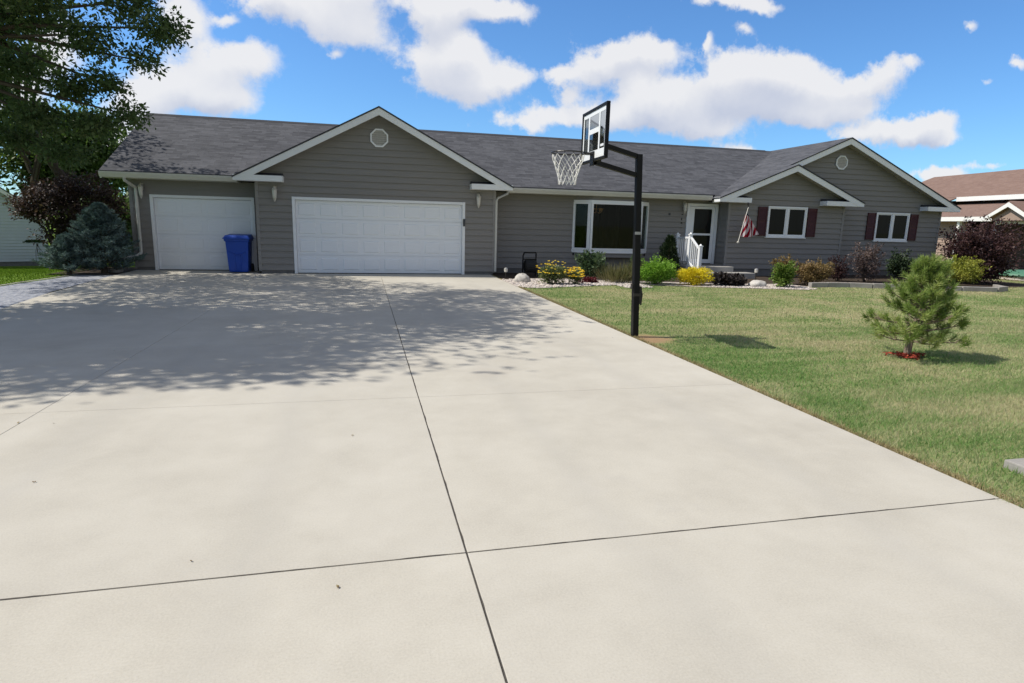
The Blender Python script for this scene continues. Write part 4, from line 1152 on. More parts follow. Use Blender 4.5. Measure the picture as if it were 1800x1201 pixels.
flowers(t, A3((5.62, 15.88, .27)), (.24, .22, .22), 90, L['flower'], s=.05)
t = shrub('leafy_shrub', (6.75, 17.5, .36), (.52, .40, .38), L['hydr'], 2400, .09, 40, .18, 'broad-leaved green shrub with pale leaf edges under the bay window', shoots=18, out=.9)
shrub('low_red_plant', (6.25, 16.45, .06), (.36, .22, .09), L['redlow'], 1000, .05, 20, .1, 'low mat of dark red leaves in the white gravel', 'plant')
def reeds(c, r, h, n, label, mat=L['reed']):
    t = thing('ornamental_grass', (c[0], c[1], 0), label, 'grass clump')
    P = np.column_stack([c[0] + rng.normal(size=n)*r*.35, c[1] + rng.normal(size=n)*r*.3, np.zeros(n)])
    D = np.column_stack([(P[:, 0] - c[0])*1.4 + rng.normal(size=n)*.16, (P[:, 1] - c[1])*1.4 + rng.normal(size=n)*.16, np.ones(n)*.8])
    leaf_obj('blades', mat, P, D, rand_unit(n), h*(.5 + .6*rng.random(n)), .016, rng.random(n), t)
reeds((7.05, 16.5), .5, .60, 420, 'airy tuft of reddish ornamental grass left of the hoop pole')
reeds((7.55, 16.5), .4, .70, 260, 'taller straw-tipped grass tuft just behind the hoop pole')
shrub('leafy_shrub', (8.35, 17.9, .40), (.30, .28, .42), L['hydr'], 1100, .08, 22, .16, 'slim grey-green leafy shrub behind the round green bush')
shrub('globe_bush', (8.15, 16.15, .32), (.72, .56, .38), L['globe'], 7500, .05, 90, .15, 'round bright green bush right of the hoop pole', shoots=22, inner=.55, out=.9)
shrub('globe_bush', (9.25, 15.95, .25), (.60, .50, .32), L['gold'], 5600, .045, 80, .12, 'round golden yellow bush in front of the porch railing', inner=.55, out=.9)
# dark upright evergreen by the railing
def upright(c, r, h, n, mat, label):
    t = thing('evergreen_shrub', (c[0], c[1], 0), label, 'shrub')
    z = h * rng.random(n)**.8; k = np.interp(z/h, [0, .25, .7, 1], [.8, 1, .75, .12])
    a = rng.random(n)*6.283; rr = r*k*np.sqrt(rng.random(n)*.7 + .3)*(.8 + .25*np.sin(a*3 + z*7))
    P = np.column_stack([c[0] + rr*np.cos(a), c[1] + rr*np.sin(a), z + .02])
    D = np.column_stack([np.cos(a), np.sin(a), .9*np.ones(n)]) + rng.normal(size=(n, 3))*.4
    leaf_obj('foliage', mat, P, D, rand_unit(n), .10*(.6 + .8*rng.random(n)), .035, rng.random(n), t)
    m = MB(); m.tube([(c[0], c[1], -.03), (c[0], c[1], h*.9)], [.05, .01], 6); m.build('trunk', M['bark'], t)
upright((9.95, 18.85), .34, 1.28, 3400, L['conifer'], 'dark upright evergreen left of the porch railing')
shrub('heuchera', (10.25, 15.75, .16), (.60, .40, .23), L['heu'], 2000, .085, 34, .14, 'mound of dark purple leaves between golden bush and low boulder', 'plant', width=.9)
shrub('leafy_shrub', (11.75, 15.35, .33), (.36, .34, .36), L['green'], 3200, .06, 44, .13, 'fresh green shrub at the edge of the white gravel', shoots=16, out=.9)
shrub('leafy_shrub', (12.35, 16.2, .42), (.34, .30, .36), L['spirea'], 1700, .055, 26, .13, 'small reddish bronze shrub behind the fresh green one', shoots=14)
shrub('bronze_shrub', (13.4, 16.15, .33), (.74, .50, .38), L['spirea'], 5200, .055, 70, .16, 'wide bronze and green shrub under the shuttered small gable window', shoots=26, inner=.45)
shrub('smoky_shrub', (16.15, 17.0, .55), (.66, .45, .62), L['barb'], 2100, .06, 40, .20, 'loose smoky purple shrub before the large end gable', shoots=26, inner=.2, jit=1.0)
shrub('smoky_shrub', (15.35, 17.3, .35), (.42, .35, .40), L['burg'], 1500, .05, 26, .17, 'low dark purple shrub left of the loose smoky one', shoots=14, inner=.2)
shrub('leafy_shrub', (18.3, 17.7, .45), (.60, .42, .50), L['conifer'], 2800, .07, 44, .18, 'dark green shrub behind the young pine by the end gable', shoots=20)
shrub('chartreuse_shrub', (18.25, 15.6, .42), (1.0, .55, .44), L['chart'], 5200, .06, 70, .18, 'yellow green shrub right of the young pine crown', shoots=26, inner=.45)
shrub('burgundy_shrub', (20.35, 16.6, .78), (1.5, .95, .98), L['burg'], 9500, .085, 110, .34, 'large dark burgundy shrub at the right end of the house', shoots=60, inner=.3, jit=1.0)
shrub('burgundy_shrub', (23.6, 19.3, 1.0), (1.7, 1.1, 1.15), L['burg'], 7000, .10, 100, .40, 'tall burgundy shrub beside the neighbouring house at the right edge', shoots=50, inner=.3, jit=1.0)

# blue spruce and low blue shrub by the left corner
def conifer(name, x, y, h, r, mat, label, cat, n_br=90, needles=90, nl=.05, z0=.08, bark=M['bark'], droop=.05, parent_label=None, lean=0.0):
    t = thing(name, (x, y, 0), label, cat)
    tb = MB(); tb.tube([(x, y, -.04), (x + lean*h*.5, y, h*.5), (x + lean*h, y, h*.96)], [.05 + .02*h, .03 + .012*h, .008], 8)
    tb.build('trunk', bark, t)
    bm_ = MB(); Ps = []; Ds = []; To = []
    for i in range(n_br):
        f = (i + .5)/n_br; z = z0 + (h - z0)*f**.9; a = i*2.39996 + random.uniform(-.4, .4)
        ln = r*(1 - f)**.95*random.uniform(.55, 1.15) + .05
        base = Vector((x + lean*z, y, z)); tip = base + Vector((math.cos(a)*ln, math.sin(a)*ln, ln*(.28 + .5*f) - droop*ln))
        mid = base.lerp(tip, .55) + Vector((0, 0, -.06*ln))
        bm_.tube([base, mid, tip], [.012, .008, .004], 4)
        tw = []
        for k in range(5):
            s = .35 + .16*k; p = base.lerp(tip, s); q = (tip - base).normalized()
            sd = q.cross(Vector((0, 0, 1))).normalized()*(1 if k % 2 else -1)
            tw.append((p, p + (q*.7 + sd*.6 + Vector((0, 0, .12)))*ln*.38*(1.1 - s*.6)))
        tw.append((mid, tip))
        tone = random.random()
        for (p, q) in tw:
            m = needles // 6; s = rng.random(m)[:, None]
            P = np.array(p) + (np.array(q) - np.array(p))*s; d = np.array((q - p).normalized())
            Ps.append(P); Ds.append(d*.9 + rng.normal(size=(m, 3))*.6 + A3((0, 0, .2))); To.append(np.clip(tone*.5 + rng.random(m)*.5, 0, 1))
    bm_.build('branches', bark, t)
    P = np.concatenate(Ps); D = np.concatenate(Ds); T = np.concatenate(To); n = len(P)
    P[:, 2] = np.maximum(P[:, 2], .01)
    leaf_obj('needles', mat, P, D, rand_unit(n), nl*(.7 + .6*rng.random(n)), nl*.22, T, t)
    return t
conifer('blue_spruce', -6.95, 18.95, 1.78, .95, L['spruce'], 'blue spruce at the left corner of the house', 'tree', 190, 210, .085, z0=.03)
conifer('spruce_shrub', -7.55, 18.35, .95, .62, L['spruce'], 'low blue-grey conifer shrub left of the blue spruce', 'shrub', 120, 190, .08, z0=.03)

# young pine on the lawn: long-needled tufts on rising branches
def young_pine():
    x, y = 7.06, 6.55
    t = thing('young_pine', (x, y, 0), 'small young pine with long bright needles on the front lawn', 'tree')
    tb = MB(); path = [(x, y, -.05), (x + .02, y, .18), (x + .10, y + .02, .5), (x + .16, y, .9), (x + .15, y, 1.2)]
    tb.tube(path, [.05, .042, .030, .02, .01], 8); tb.build('trunk', M['barklt'], t)
    br = MB(); Ps = []; Ds = []; To = []
    def tuft(p, d, ln, m, tone):
        s = rng.random(m)[:, None]
        Ps.append(np.array(p) - np.array(d)*s*ln*.9); 
        dd = np.array(d)*1.0 + rng.normal(size=(m, 3))*.55
        Ds.append(dd); To.append(np.clip(tone*.6 + rng.random(m)*.4, 0, 1))
    N_ = 66
    for i in range(N_):
        f = (i + .5)/N_; z = .17 + 1.03*f; a = i*2.39996 + random.uniform(-.5, .5)
        k = np.interp(f, [0, .12, .28, .45, .65, .85, 1], [.46, .68, .58, .42, .29, .17, .05])
        ln = k*random.uniform(.65, 1.12)
        bx = np.interp(z, [0, .18, .5, .9, 1.2], [0, .02, .10, .16, .15])
        b = Vector((x + bx, y, z)); rise = random.uniform(-.05, .30) + .5*f
        tip = b + Vector((math.cos(a)*ln, math.sin(a)*ln, ln*rise))
        mid = b.lerp(tip, .5) + Vector((0, 0, -.05*ln))
        br.tube([b, mid, tip], [.012, .009, .005], 5)
        d = (tip - mid).normalized(); dup = (d + Vector((0, 0, .7))).normalized(); tone = random.random()
        tuft(tip, dup, .13, 70, tone)
        for kk in range(5):
            s = random.uniform(.3, .92); p = b.lerp(tip, s); sd = d.cross(Vector((0, 0, 1))).normalized()*random.choice((-1, 1))
            q = p + (d*.6 + sd*.8 + Vector((0, 0, .5))).normalized()*random.uniform(.06, .16)
            br.tube([p, q], [.006, .004], 4)
            tuft(q, ((q - p).normalized() + Vector((0, 0, .5))).normalized(),  .12, 52, tone*.7 + .3*random.random())
    for kk in range(5):
        q = Vector((x + .15 + random.uniform(-.10, .10), y + random.uniform(-.08, .08), 1.22 + random.uniform(-.02, .06))); tuft(q, (0, 0, 1), .14, 50, .9)
    br.build('branches', M['barklt'], t)
    P = np.concatenate(Ps); D = np.concatenate(Ds); T = np.concatenate(To); n = len(P)
    leaf_obj('needles', L['pine'], P, D, rand_unit(n), .085*(.7 + .6*rng.random(n)), .0075, T, t)
young_pine()

# ------------------------------------------------------------------ trees
def tree(name, base, trunk_pts, radii, limbs, crowns, mat, label, leafs, cat='tree', bark=M['bark'], group=None):
    """crowns: list of (centre, radii, leaves, clumps, clump radius, leaf length, inner)"""
    t = thing(name, base, label, cat, group)
    tb = MB(); tb.tube(trunk_pts, radii, 10); tb.build('trunk', bark, t)
    if limbs:
        lb = MB()
        for p, r in limbs: lb.tube(p, r, 6)
        lb.build('limb', bark, t)
    Ps, Ds, Ns, Ls, Ts = [], [], [], [], []
    for (c, rad, n, cl, cr, ll, inner) in crowns:
        P, T, cc = cloud_pts(c, rad, n, cl, cr, inner, .65)
        D, N = leaf_dirs(P, np.array(c), .2, .5, .9)
        Ps.append(P); Ds.append(D); Ns.append(N); Ls.append(ll*(.6 + .8*rng.random(n))); Ts.append(T)
    ln = np.concatenate(Ls)
    leaf_obj('crown', mat, np.concatenate(Ps), np.concatenate(Ds), np.concatenate(Ns), ln, ln*.5, np.concatenate(Ts), t)
    return t
# the big shade tree whose low boughs hang into the picture
B = (-8.6, 11.6, 0)
def bough(p0, p1, r):
    a = Vector(p0); b = Vector(p1); m1 = a.lerp(b, .33) + Vector((0, 0, .35)); m2 = a.lerp(b, .7) + Vector((random.uniform(-.2, .2), random.uniform(-.2, .2), .25))
    return ([a, m1, m2, b], [r, r*.7, r*.42, r*.12])
low = [  # hanging bough clumps: centre, radii
    ((-2.95, 10.9, 4.35), (.55, .8, .42)), ((-3.45, 11.2, 4.75), (.6, .8, .45)), ((-3.9, 10.8, 4.15), (.6, .8, .45)),
    ((-4.6, 11.0, 4.5), (.7, .9, .5)), ((-5.3, 11.2, 4.3), (.6, .9, .5)), ((-3.75, 11.0, 3.55), (.38, .7, .32)),
    ((-4.3, 11.1, 3.5), (.55, .8, .36)), ((-4.95, 11.0, 3.7), (.5, .8, .4)), ((-3.5, 11.0, 3.12), (.36, .6, .22)),
    ((-4.05, 11.1, 2.95), (.5, .7, .3)), ((-4.7, 11.0, 3.0), (.55, .8, .34)), ((-5.2, 11.3, 2.7), (.5, .8, .32)), ((-4.5, 11.2, 2.5), (.45, .7, .22)), ((-3.2, 11.0, 3.9), (.35, .5, .22)),
]
crowns = [(c, r, int(1350*r[0]*r[1]/.45), 22, .25, .070, .1) for c, r in low]
crowns += [((-7.9, 11.2, 8.0), (4.7, 4.4, 3.6), 15000, 150, .9, .16, .1), ((-8.7, 8.9, 7.5), (3.2, 2.3, 2.2), 13000, 70, .7, .16, .1), ((-9.0, 16.8, 7.4), (4.4, 4.0, 3.0), 21000, 130, .75, .15, .15), ((-5.6, 12.3, 8.2), (2.7, 3.4, 2.4), 6500, 80, .8, .16, .1), ((-4.9, 14.6, 8.6), (2.0, 2.2, 1.8), 2600, 22, .6, .16, .2), ((-8.6, 10.5, 5.6), (2.6, 3.6, 1.7), 8000, 50, .9, .18, .2)]
limbs = []
for c, r in low: limbs.append(bough((-8.3, 11.5, 2.9 + random.random()*1.6), (c[0] - .1, c[1], c[2]), .075))
for k in range(12):
    a = k*.55 + .2; limbs.append(bough((-8.4, 11.6, 3.5 + .25*k), (-8.2 + 3.6*math.cos(a), 11.8 + 4.4*math.sin(a), 7.2 + 1.8*random.random()), .13))
tree('shade_tree', B, [(-8.6, 11.6, -.1), (-8.55, 11.6, 1.4), (-8.45, 11.55, 3.2), (-8.3, 11.6, 5.5), (-8.1, 11.8, 8.5), (-8, 11.8, 10.8)], [.40, .31, .27, .22, .13, .04], limbs, crowns, L['shade'], 'large dark shade tree whose boughs hang over the left of the driveway', None)

gz = lambda x, y: float(ground_z(x, y))
# purple-leaved tree at the corner
zb = gz(-9.6, 22.5)
tree('purple_tree', (-9.6, 22.5, zb), [(-9.75, 22.5, zb - .1), (-9.6, 22.5, zb + .6), (-9.35, 22.5, 1.2), (-9.1, 22.5, 2.2)], [.10, .085, .06, .03],
     [bough((-9.6, 22.5, .3), (-9.6 + dx, 22.5 + dy, z), .045) for dx, dy, z in ((-.7, .2, 1.6), (1.1, -.2, 1.5), (.4, .5, 2.4), (-.2, -.5, 2.5), (1.5, .3, 2.1))],
     [((-8.9, 22.5, 1.7), (1.65, 1.3, 1.45), 11500, 120, .38, .10, .2), ((-9.9, 22.4, 1.8), (.9, .8, .6), 3000, 30, .28, .09, .2), ((-8.5, 22.4, .7), (1.2, 1.0, .7), 5000, 40, .32, .09, .2)], L['purple'], 'purple-leaved small tree between the pale neighbour house and the spruce', None)
# trees beyond, each with its own crown
far = [
       (-18.0, 46.0, 5.0, (5.2, 4.5, 4.4), L['bright'], 'sunlit yellow green tree behind the roof of the pale neighbour house', 15000),
       (-12.2, 40.0, 1.3, (3.4, 3.0, 2.2), L['bright'], 'sunlit green tree seen past the left corner of the house', 9000),
       (-10.6, 30.0, .9, (2.2, 1.9, 1.7), L['shade'], 'dark green tree between the purple tree and the house corner', 9000),
       (-27.0, 48.0, 4.6, (5.5, 4.5, 4.6), L['mid'], 'broad green tree far left behind the pale neighbour house', 9000)]
for x, y, z, rad, mat, lb, n in far:
    zb = gz(x, y)
    tree('garden_tree', (x, y, zb), [(x, y, zb - .1), (x + .1, y, zb + 1.2), (x, y, z + rad[2]*.5)], [.24, .18, .05],
         [bough((x, y, zb + 1.0), (x + rad[0]*.6*math.cos(k*1.3), y + rad[1]*.6*math.sin(k*1.3), z + rad[2]*.3*math.sin(k*2)), .08) for k in range(6)],
         [((x, y, z), rad, int(n*1.3), 110, rad[0]*.28, .32, .3)], mat, lb, None, group='trees beyond the left garden')
# tall tree further left that also shades the end of the roof
zb = gz(-9.1, 23.6)
tree('maple_tree', (-9.1, 23.6, zb), [(-9.1, 23.6, zb - .1), (-9.3, 23.4, 2.2), (-10.5, 22.4, 5.5), (-10.6, 22.0, 8.2)], [.2, .16, .11, .03],
     [bough((-10.4, 23.4, 2.2 + .3*k), (-10.4 + 1.6*math.cos(k*1.1), 21.8 + 2.2*math.sin(k*1.1), 4.2 + .4*k), .07) for k in range(8)],
     [((-10.5, 21.8, 6.2), (2.1, 2.4, 2.2), 6500, 60, .6, .15, .2), ((-9.9, 20.6, 4.3), (1.6, 1.4, 1.1), 2600, 40, .45, .13, .15)], L['shade'], 'dark leafy tree behind the hanging boughs, left of the house roof', None)

# ------------------------------------------------------------------ neighbours
def left_house():
    x1, y = -16.55, 38.0; g = -1.28
    t = thing('neighbour_house', (x1, y, g), 'pale blue-grey sided house seen in part at the far left', 'house')
    m = .78; xa = -22.0; w = x1 - xa; ze = 1.30; za = ze + m*(w + .25)
    mb = MB(); iv = lambda z: (xa - w if z < ze else max(xa - w, xa - (za - .12 - z)/m), x1 if z < ze - .12 else min(x1, xa + (za - .12 - z)/m))
    siding(mb, (0, y, 0), X1, NY, g + .25, za - .2, iv, (), expo=.16, breaks=(ze - .12,))
    siding(mb, (x1, y, 0), (0, 1, 0), (1, 0, 0), g + .25, ze, lambda z: (0, 9), (), expo=.16)
    mb.build('wall', M['nsiding'], t)
    f = MB(); f.box(xa - w + .02, x1 - .02, y + .005, y + .2, g - .2, g + .26); f.build('foundation', M['found'], t)
    c = MB(); c.box(x1 - .10, x1 + .03, y - .03, y - .021, g + .24, ze - .05); c.build('corner_trim', M['nwhite'], t)
    r = MB(); th = .06
    for s in (-1, 1):
        e = w + .35
        q = [(xa, y - .35, za), (xa + s*e, y - .35, za - m*e), (xa + s*e, y + 9, za - m*e), (xa, y + 9, za)]
        lo = [(a, b, cc - th) for a, b, cc in q]; uv = [(0, 8), (0, 0), (9, 0), (9, 8)]
        r.quad(*q, uv=uv); r.quad(*reversed(lo), uv=uv)
        for k in range(4): r.quad(q[k], lo[k], lo[(k+1) % 4], q[(k+1) % 4], uv=[(.1, .02)]*4)
    r.build('roof', M['roof'], t)
    fa = MB()
    for s in (-1, 1):
        e = w + .35
        fa.prism([(xa, y - .33, za - th - .005), (xa + s*e, y - .33, za - m*e - th - .005), (xa + s*e, y - .33, za - m*e - .28), (xa, y - .33, za - .30)], (0, .04, 0))
    fa.build('rake_fascia', M['nwhite'], t)
    t.rotation_euler.z = R(24)
left_house()
def ac_unit():
    x, y, g = -15.35, 36.2, gz(-15.35, 36.2)
    t = thing('air_conditioner', (x, y, g), 'dark boxy outdoor air conditioner at the corner of the pale neighbour house', 'air conditioner')
    a = MB(); a.box(x - .42, x + .42, y - .4, y + .4, g + .02, g + .78); c = a.build('cabinet', M['acmetal'], t, bevel=.03)
    b = MB()
    for k in range(9): b.box(x - .40, x + .40, y - .412, y - .401, g + .10 + k*.07, g + .13 + k*.07)
    b.build('louvres', M['blackrub'], c)
    d = MB(); d.lathe([(.36, 0), (.38, .03), (.30, .06), (.05, .07)], (x, y, g + .781), 16); d.build('fan_guard', M['acmetal'], t)
ac_unit()
shrub('leafy_shrub', (-16.3, 36.4, gz(-16.3, 36.4) + .42), (.5, .4, .45), L['conifer'], 900, .12, 20, .2, 'small dark shrub left of the outdoor air conditioner')

def right_house():
    # long side faces -X (towards us, in the sun); eaves run almost along Y
    d1 = Vector((-.135, -.991, 0)); n = Vector((-.991, .135, 0))
    O = Vector((32.0, 28.0, 0))      # far end of the upper eave
    t = thing('brown_roof_house', (32, 28, -.02), 'neighbouring house with brown shingle roofs and bright white fascias at the right', 'house')
    def P(a, b, z): q = O + d1*a + n*b; return (q.x, q.y, z)
    def box(mb, a0, a1, b0, b1, z0, z1): mb.hexa([P(a0, b0, z0), P(a1, b0, z0), P(a1, b1, z0), P(a0, b1, z0)], [P(a0, b0, z1), P(a1, b0, z1), P(a1, b1, z1), P(a0, b1, z1)])
    def roofslab(mb, q, uv, th=.06):
        lo = [(x, y, z - th) for x, y, z in q]; mb.quad(*q, uv=uv); mb.quad(*reversed(lo), uv=list(reversed(uv)))
        for k in range(4): mb.quad(q[k], lo[k], lo[(k+1) % 4], q[(k+1) % 4], uv=[(.1, .02)]*4)
    # upper block
    w = MB(); box(w, -6.5, 11, -7.5, -.65, -.1, 3.50); w.build('wall', M['nbrown'], t)
    r = MB(); ze, zr = 3.66, 5.35
    roofslab(r, [P(-7, 0, ze), P(11.4, 0, ze), P(11.4, -4.2, zr), P(-7, -4.2, zr)], [(0, 0), (18, 0), (18, 4.5), (0, 4.5)])
    roofslab(r, [P(11.4, -8.4, ze), P(-7, -8.4, ze), P(-7, -4.2, zr), P(11.4, -4.2, zr)], [(0, 0), (18, 0), (18, 4.5), (0, 4.5)])
    r.build('roof', M['nroof'], t)
    f = MB(); box(f, 0.0, 11.4, .002, .04, ze - .24, ze - .005); f.build('fascia', M['nwhite'], t)
    s = MB(); box(s, -6.9, 11.3, -.64, .0, 3.42, 3.45); s.build('soffit', M['nbrown'], t)
    # lower roof in front
    r = MB()
    roofslab(r, [P(0, 2.6, 2.50), P(5.3, 2.6, 2.50), P(5.3, -.62, 3.38), P(0, -.62, 3.38)], [(0, 0), (10, 0), (10, 3.4), (0, 3.4)])
    roofslab(r, [P(-7, 2.6, 2.50), P(-.001, 2.6, 2.50), P(-.001, -.03, 3.655), P(-7, -.03, 3.655)], [(0, 0), (7, 0), (7, 3.4), (0, 3.4)])
    roofslab(r, [P(7.6, 2.0, 2.66), P(11.4, 2.0, 2.66), P(11.4, -.62, 3.38), P(7.6, -.62, 3.38)], [(0, 0), (6, 0), (6, 3), (0, 3)])
    # porch gable
    ga, gz_, gh = 6.5, 3.16, 1.25
    roofslab(r, [P(ga, 3.1, gz_), P(ga - gh, 3.1, 2.46), P(ga - gh, -.6, 2.46), P(ga, -.6, gz_)], [(0, 2), (0, 0), (3.6, 0), (3.6, 2)])
    roofslab(r, [P(ga + gh, 3.1, 2.46), P(ga, 3.1, gz_), P(ga, -.6, gz_), P(ga + gh, -.6, 2.46)], [(0, 0), (0, 2), (3.6, 2), (3.6, 0)])
    r.build('lower_roof', M['nroof'], t)
    f = MB(); box(f, -7, 5.24, 2.605, 2.64, 2.28, 2.49); box(f, 7.76, 11.4, 2.005, 2.04, 2.46, 2.65)
    for sgn in (-1, 1):
        f.prism([P(ga, 3.11, gz_ - .066), P(ga + sgn*gh, 3.11, 2.46 - .066), P(ga + sgn*gh, 3.11, 2.24), P(ga, 3.11, gz_ - .26)], tuple(n*.04))
    f.build('lower_fascia', M['nwhite'], t)
    # lower walls: tan siding at the far end, dark stone and posts under the porch
    w = MB(); siding(w, P(-7, 1.9, 0), d1, n, 0, 2.35, lambda z: (0, 10.1), (), expo=.17); w.build('lower_wall', M['ntan'], t)
    w = MB(); box(w, 3.2, 11, -.6, .9, -.1, 2.42); w.build('porch_wall', M['ndark'], t)
    w = MB(); w.prism([P(ga - 1.0, 2.9, 2.30), P(ga + 1.0, 2.9, 2.30), P(ga, 2.9, gz_ - .28)], tuple(n*.05)); w.build('gable_wall', M['ntan'], t)
    for a in (3.12, 5.3, 7.5, 9.6):
        p = MB(); box(p, a, a + .15, 2.35, 2.50, -.1, 2.285); p.build('post', M['nwhite'], t)
    b = MB(); box(b, 5.47, 7.49, 2.36, 2.50, 2.16, 2.28); b.build('porch_beam', M['nwhite'], t)
    for a in (5.7, 6.7):
        p = MB(); box(p, a, a + .6, .901, .94, .9, 1.95); wn = p.build('window', M['nwhite'], t)
        g = MB(); box(g, a + .06, a + .54, .941, .946, .96, 1.89); g.build('pane', M['pane'], wn)
right_house()
def sandbox():
    x, y = 24.1, 17.9
    t = thing('sandbox', (x, y, 0), 'low green domed lid on a pale round base on the lawn at the right edge', 'sandbox')
    b = MB(); b.lathe([(.70, -.02), (.76, .02), (.76, .14), (.7, .155)], (x, y, 0), 24); b.build('base', M['gravel_white'], t)
    l = MB(); l.lathe([(.82, .16), (.82, .19), (.70, .28), (.42, .36), (.05, .385)], (x, y, 0), 24); l.build('lid', M['sandgreen'], t, smooth=True)
sandbox()

# ------------------------------------------------------------------ sky, sun, camera
SUN = Vector((-.80, .14, 1.0)).normalized()
el = math.asin(SUN.z); az = math.atan2(SUN.x, SUN.y)
w = bpy.data.worlds.new('World'); scene.world = w; w.use_nodes = True
nt = w.node_tree; nt.nodes.clear()
wo = nd(nt, 'ShaderNodeOutputWorld')
sky = nd(nt, 'ShaderNodeTexSky', sky_type='NISHITA'); sky.sun_disc = False; sky.sun_elevation = el; sky.sun_rotation = az
sky.air_density = 1.0; sky.dust_density = .3; sky.ozone_density = 3.0
SKY_S, CLOUD_S = .135, .86
tint = mixc(nt, 1.0, sky.outputs[0], (.60, .92, 1.22), 'MULTIPLY')
bg = nd(nt, 'ShaderNodeBackground'); bg.inputs[1].default_value = SKY_S; nt.links.new(tint, bg.inputs[0])
inc = nd(nt, 'ShaderNodeTexCoord').outputs['Generated']
sx = nd(nt, 'ShaderNodeSeparateXYZ'); nt.links.new(inc, sx.inputs[0])
dy = math_(nt, 'MAXIMUM', math_(nt, 'ABSOLUTE', sx.outputs[1]), .08)
U = math_(nt, 'DIVIDE', sx.outputs[0], dy); Vv = math_(nt, 'DIVIDE', sx.outputs[2], dy)
cv = nd(nt, 'ShaderNodeCombineXYZ'); nt.links.new(U, cv.inputs[0]); nt.links.new(Vv, cv.inputs[1])
# domain warp so that the cloud outlines are ragged
nz = nd(nt, 'ShaderNodeTexNoise'); nz.inputs['Scale'].default_value = 11; nz.inputs['Detail'].default_value = 9; nz.inputs['Roughness'].default_value = .6
nt.links.new(cv.outputs[0], nz.inputs['Vector'])
wv = nd(nt, 'ShaderNodeVectorMath', operation='SUBTRACT'); nt.links.new(nz.outputs['Color'], wv.inputs[0]); wv.inputs[1].default_value = (.5, .5, .5)
ws = nd(nt, 'ShaderNodeVectorMath', operation='SCALE'); nt.links.new(wv.outputs[0], ws.inputs[0]); ws.inputs['Scale'].default_value = .062
wa = nd(nt, 'ShaderNodeVectorMath', operation='ADD'); nt.links.new(cv.outputs[0], wa.inputs[0]); nt.links.new(ws.outputs[0], wa.inputs[1])
BL = [  # cumulus: direction (x/y, z/y), half sizes, weight
    (-.236, .270, .026, .034, 1), (-.182, .279, .018, .009, .75),
    (-.070, .300, .058, .022, 1), (-.010, .276, .044, .026, 1), (-.125, .312, .030, .014, .9), (-.03, .335, .09, .02, .8),
    (.135, .322, .075, .018, .95), (.115, .300, .034, .016, .8), (.20, .335, .06, .016, .8),
    (.120, .243, .052, .034, 1.1), (.175, .215, .052, .026, 1.05), (.150, .262, .030, .018, .9), (.235, .222, .030, .016, .75),
    (-.158, .226, .046, .022, 1.1), (-.231, .185, .062, .030, 1.1), (-.30, .153, .040, .026, 1), (-.20, .160, .045, .02, .9),
    (.315, .232, .030, .014, .85), (.365, .252, .038, .020, .95), (.425, .275, .045, .022, 1), (.475, .285, .036, .018, .9), (.33, .205, .02, .012, .6),
    (.475, .225, .050, .026, 1.1), (.42, .192, .055, .020, 1), (.33, .172, .060, .015, .9), (.255, .158, .045, .013, .85), (.53, .200, .07, .026, 1.05), (.58, .172, .07, .018, .9),
    (.655, .270, .070, .030, 1.1), (.61, .240, .060, .026, 1.0), (.73, .262, .070, .030, 1.1), (.80, .250, .065, .026, 1), (.70, .215, .085, .022, 1), (.80, .205, .07, .018, .85),
    (.90, .262, .05, .020, .9), (.945, .288, .034, .016, .8), (.985, .310, .034, .014, .75), (.88, .225, .05, .014, .7),
    (.945, .182, .058, .018, 1), (1.02, .192, .05, .022, 1.1), (1.065, .215, .038, .020, 1.1), (.875, .172, .038, .010, .75), (1.08, .185, .045, .014, .8),
    (1.105, .118, .045, .014, 1.1), (1.085, .108, .06, .01, .9), (.59, .372, .06, .014, .9), (.66, .378, .045, .012, .8), (.636, .334, .018, .008, .6), (.5692, .306, .008, .015, .75),
    (1.1085, .384, .015, .010, .65), (1.238, .328, .018, .012, .75), (1.162, .292, .022, .007, .55), (1.21, .137, .05, .008, .6),
    (-.448, .165, .038, .040, 1), (-.34, .090, .06, .034, 1), (-.40, .226, .035, .036, .8), (.6485, .142, .045, .008, .8), (-.035, .234, .010, .008, .55)]
def cloud_field(vec, dv=0.0, wide=1.0):
    tot = None
    for (u, v, a, b, wt) in BL:
        m = nd(nt, 'ShaderNodeMapping'); m.inputs['Location'].default_value = (-u/(a*wide), -(v + dv)/(b*wide), 0); m.inputs['Scale'].default_value = (1/(a*wide), 1/(b*wide), 0)
        nt.links.new(vec, m.inputs['Vector'])
        l = nd(nt, 'ShaderNodeVectorMath', operation='DOT_PRODUCT'); nt.links.new(m.outputs[0], l.inputs[0]); nt.links.new(m.outputs[0], l.inputs[1])
        g = math_(nt, 'MULTIPLY', math_(nt, 'EXPONENT', math_(nt, 'MULTIPLY', l.outputs['Value'], -.74)), wt)
        tot = g if tot is None else math_(nt, 'ADD', tot, g)
    return tot
fld = cloud_field(wa.outputs[0])
det = noise(nt, cv.outputs[0], 22, 10, .66)
dens = math_(nt, 'ADD', math_(nt, 'MINIMUM', fld, 1.3), math_(nt, 'MULTIPLY', math_(nt, 'SUBTRACT', det, .5), 1.45))
mr = nd(nt, 'ShaderNodeMapRange', interpolation_type='SMOOTHSTEP'); nt.links.new(dens, mr.inputs[0]); mr.inputs[1].default_value = .27; mr.inputs[2].default_value = .84
cover = math_(nt, 'POWER', mr.outputs[0], .8)
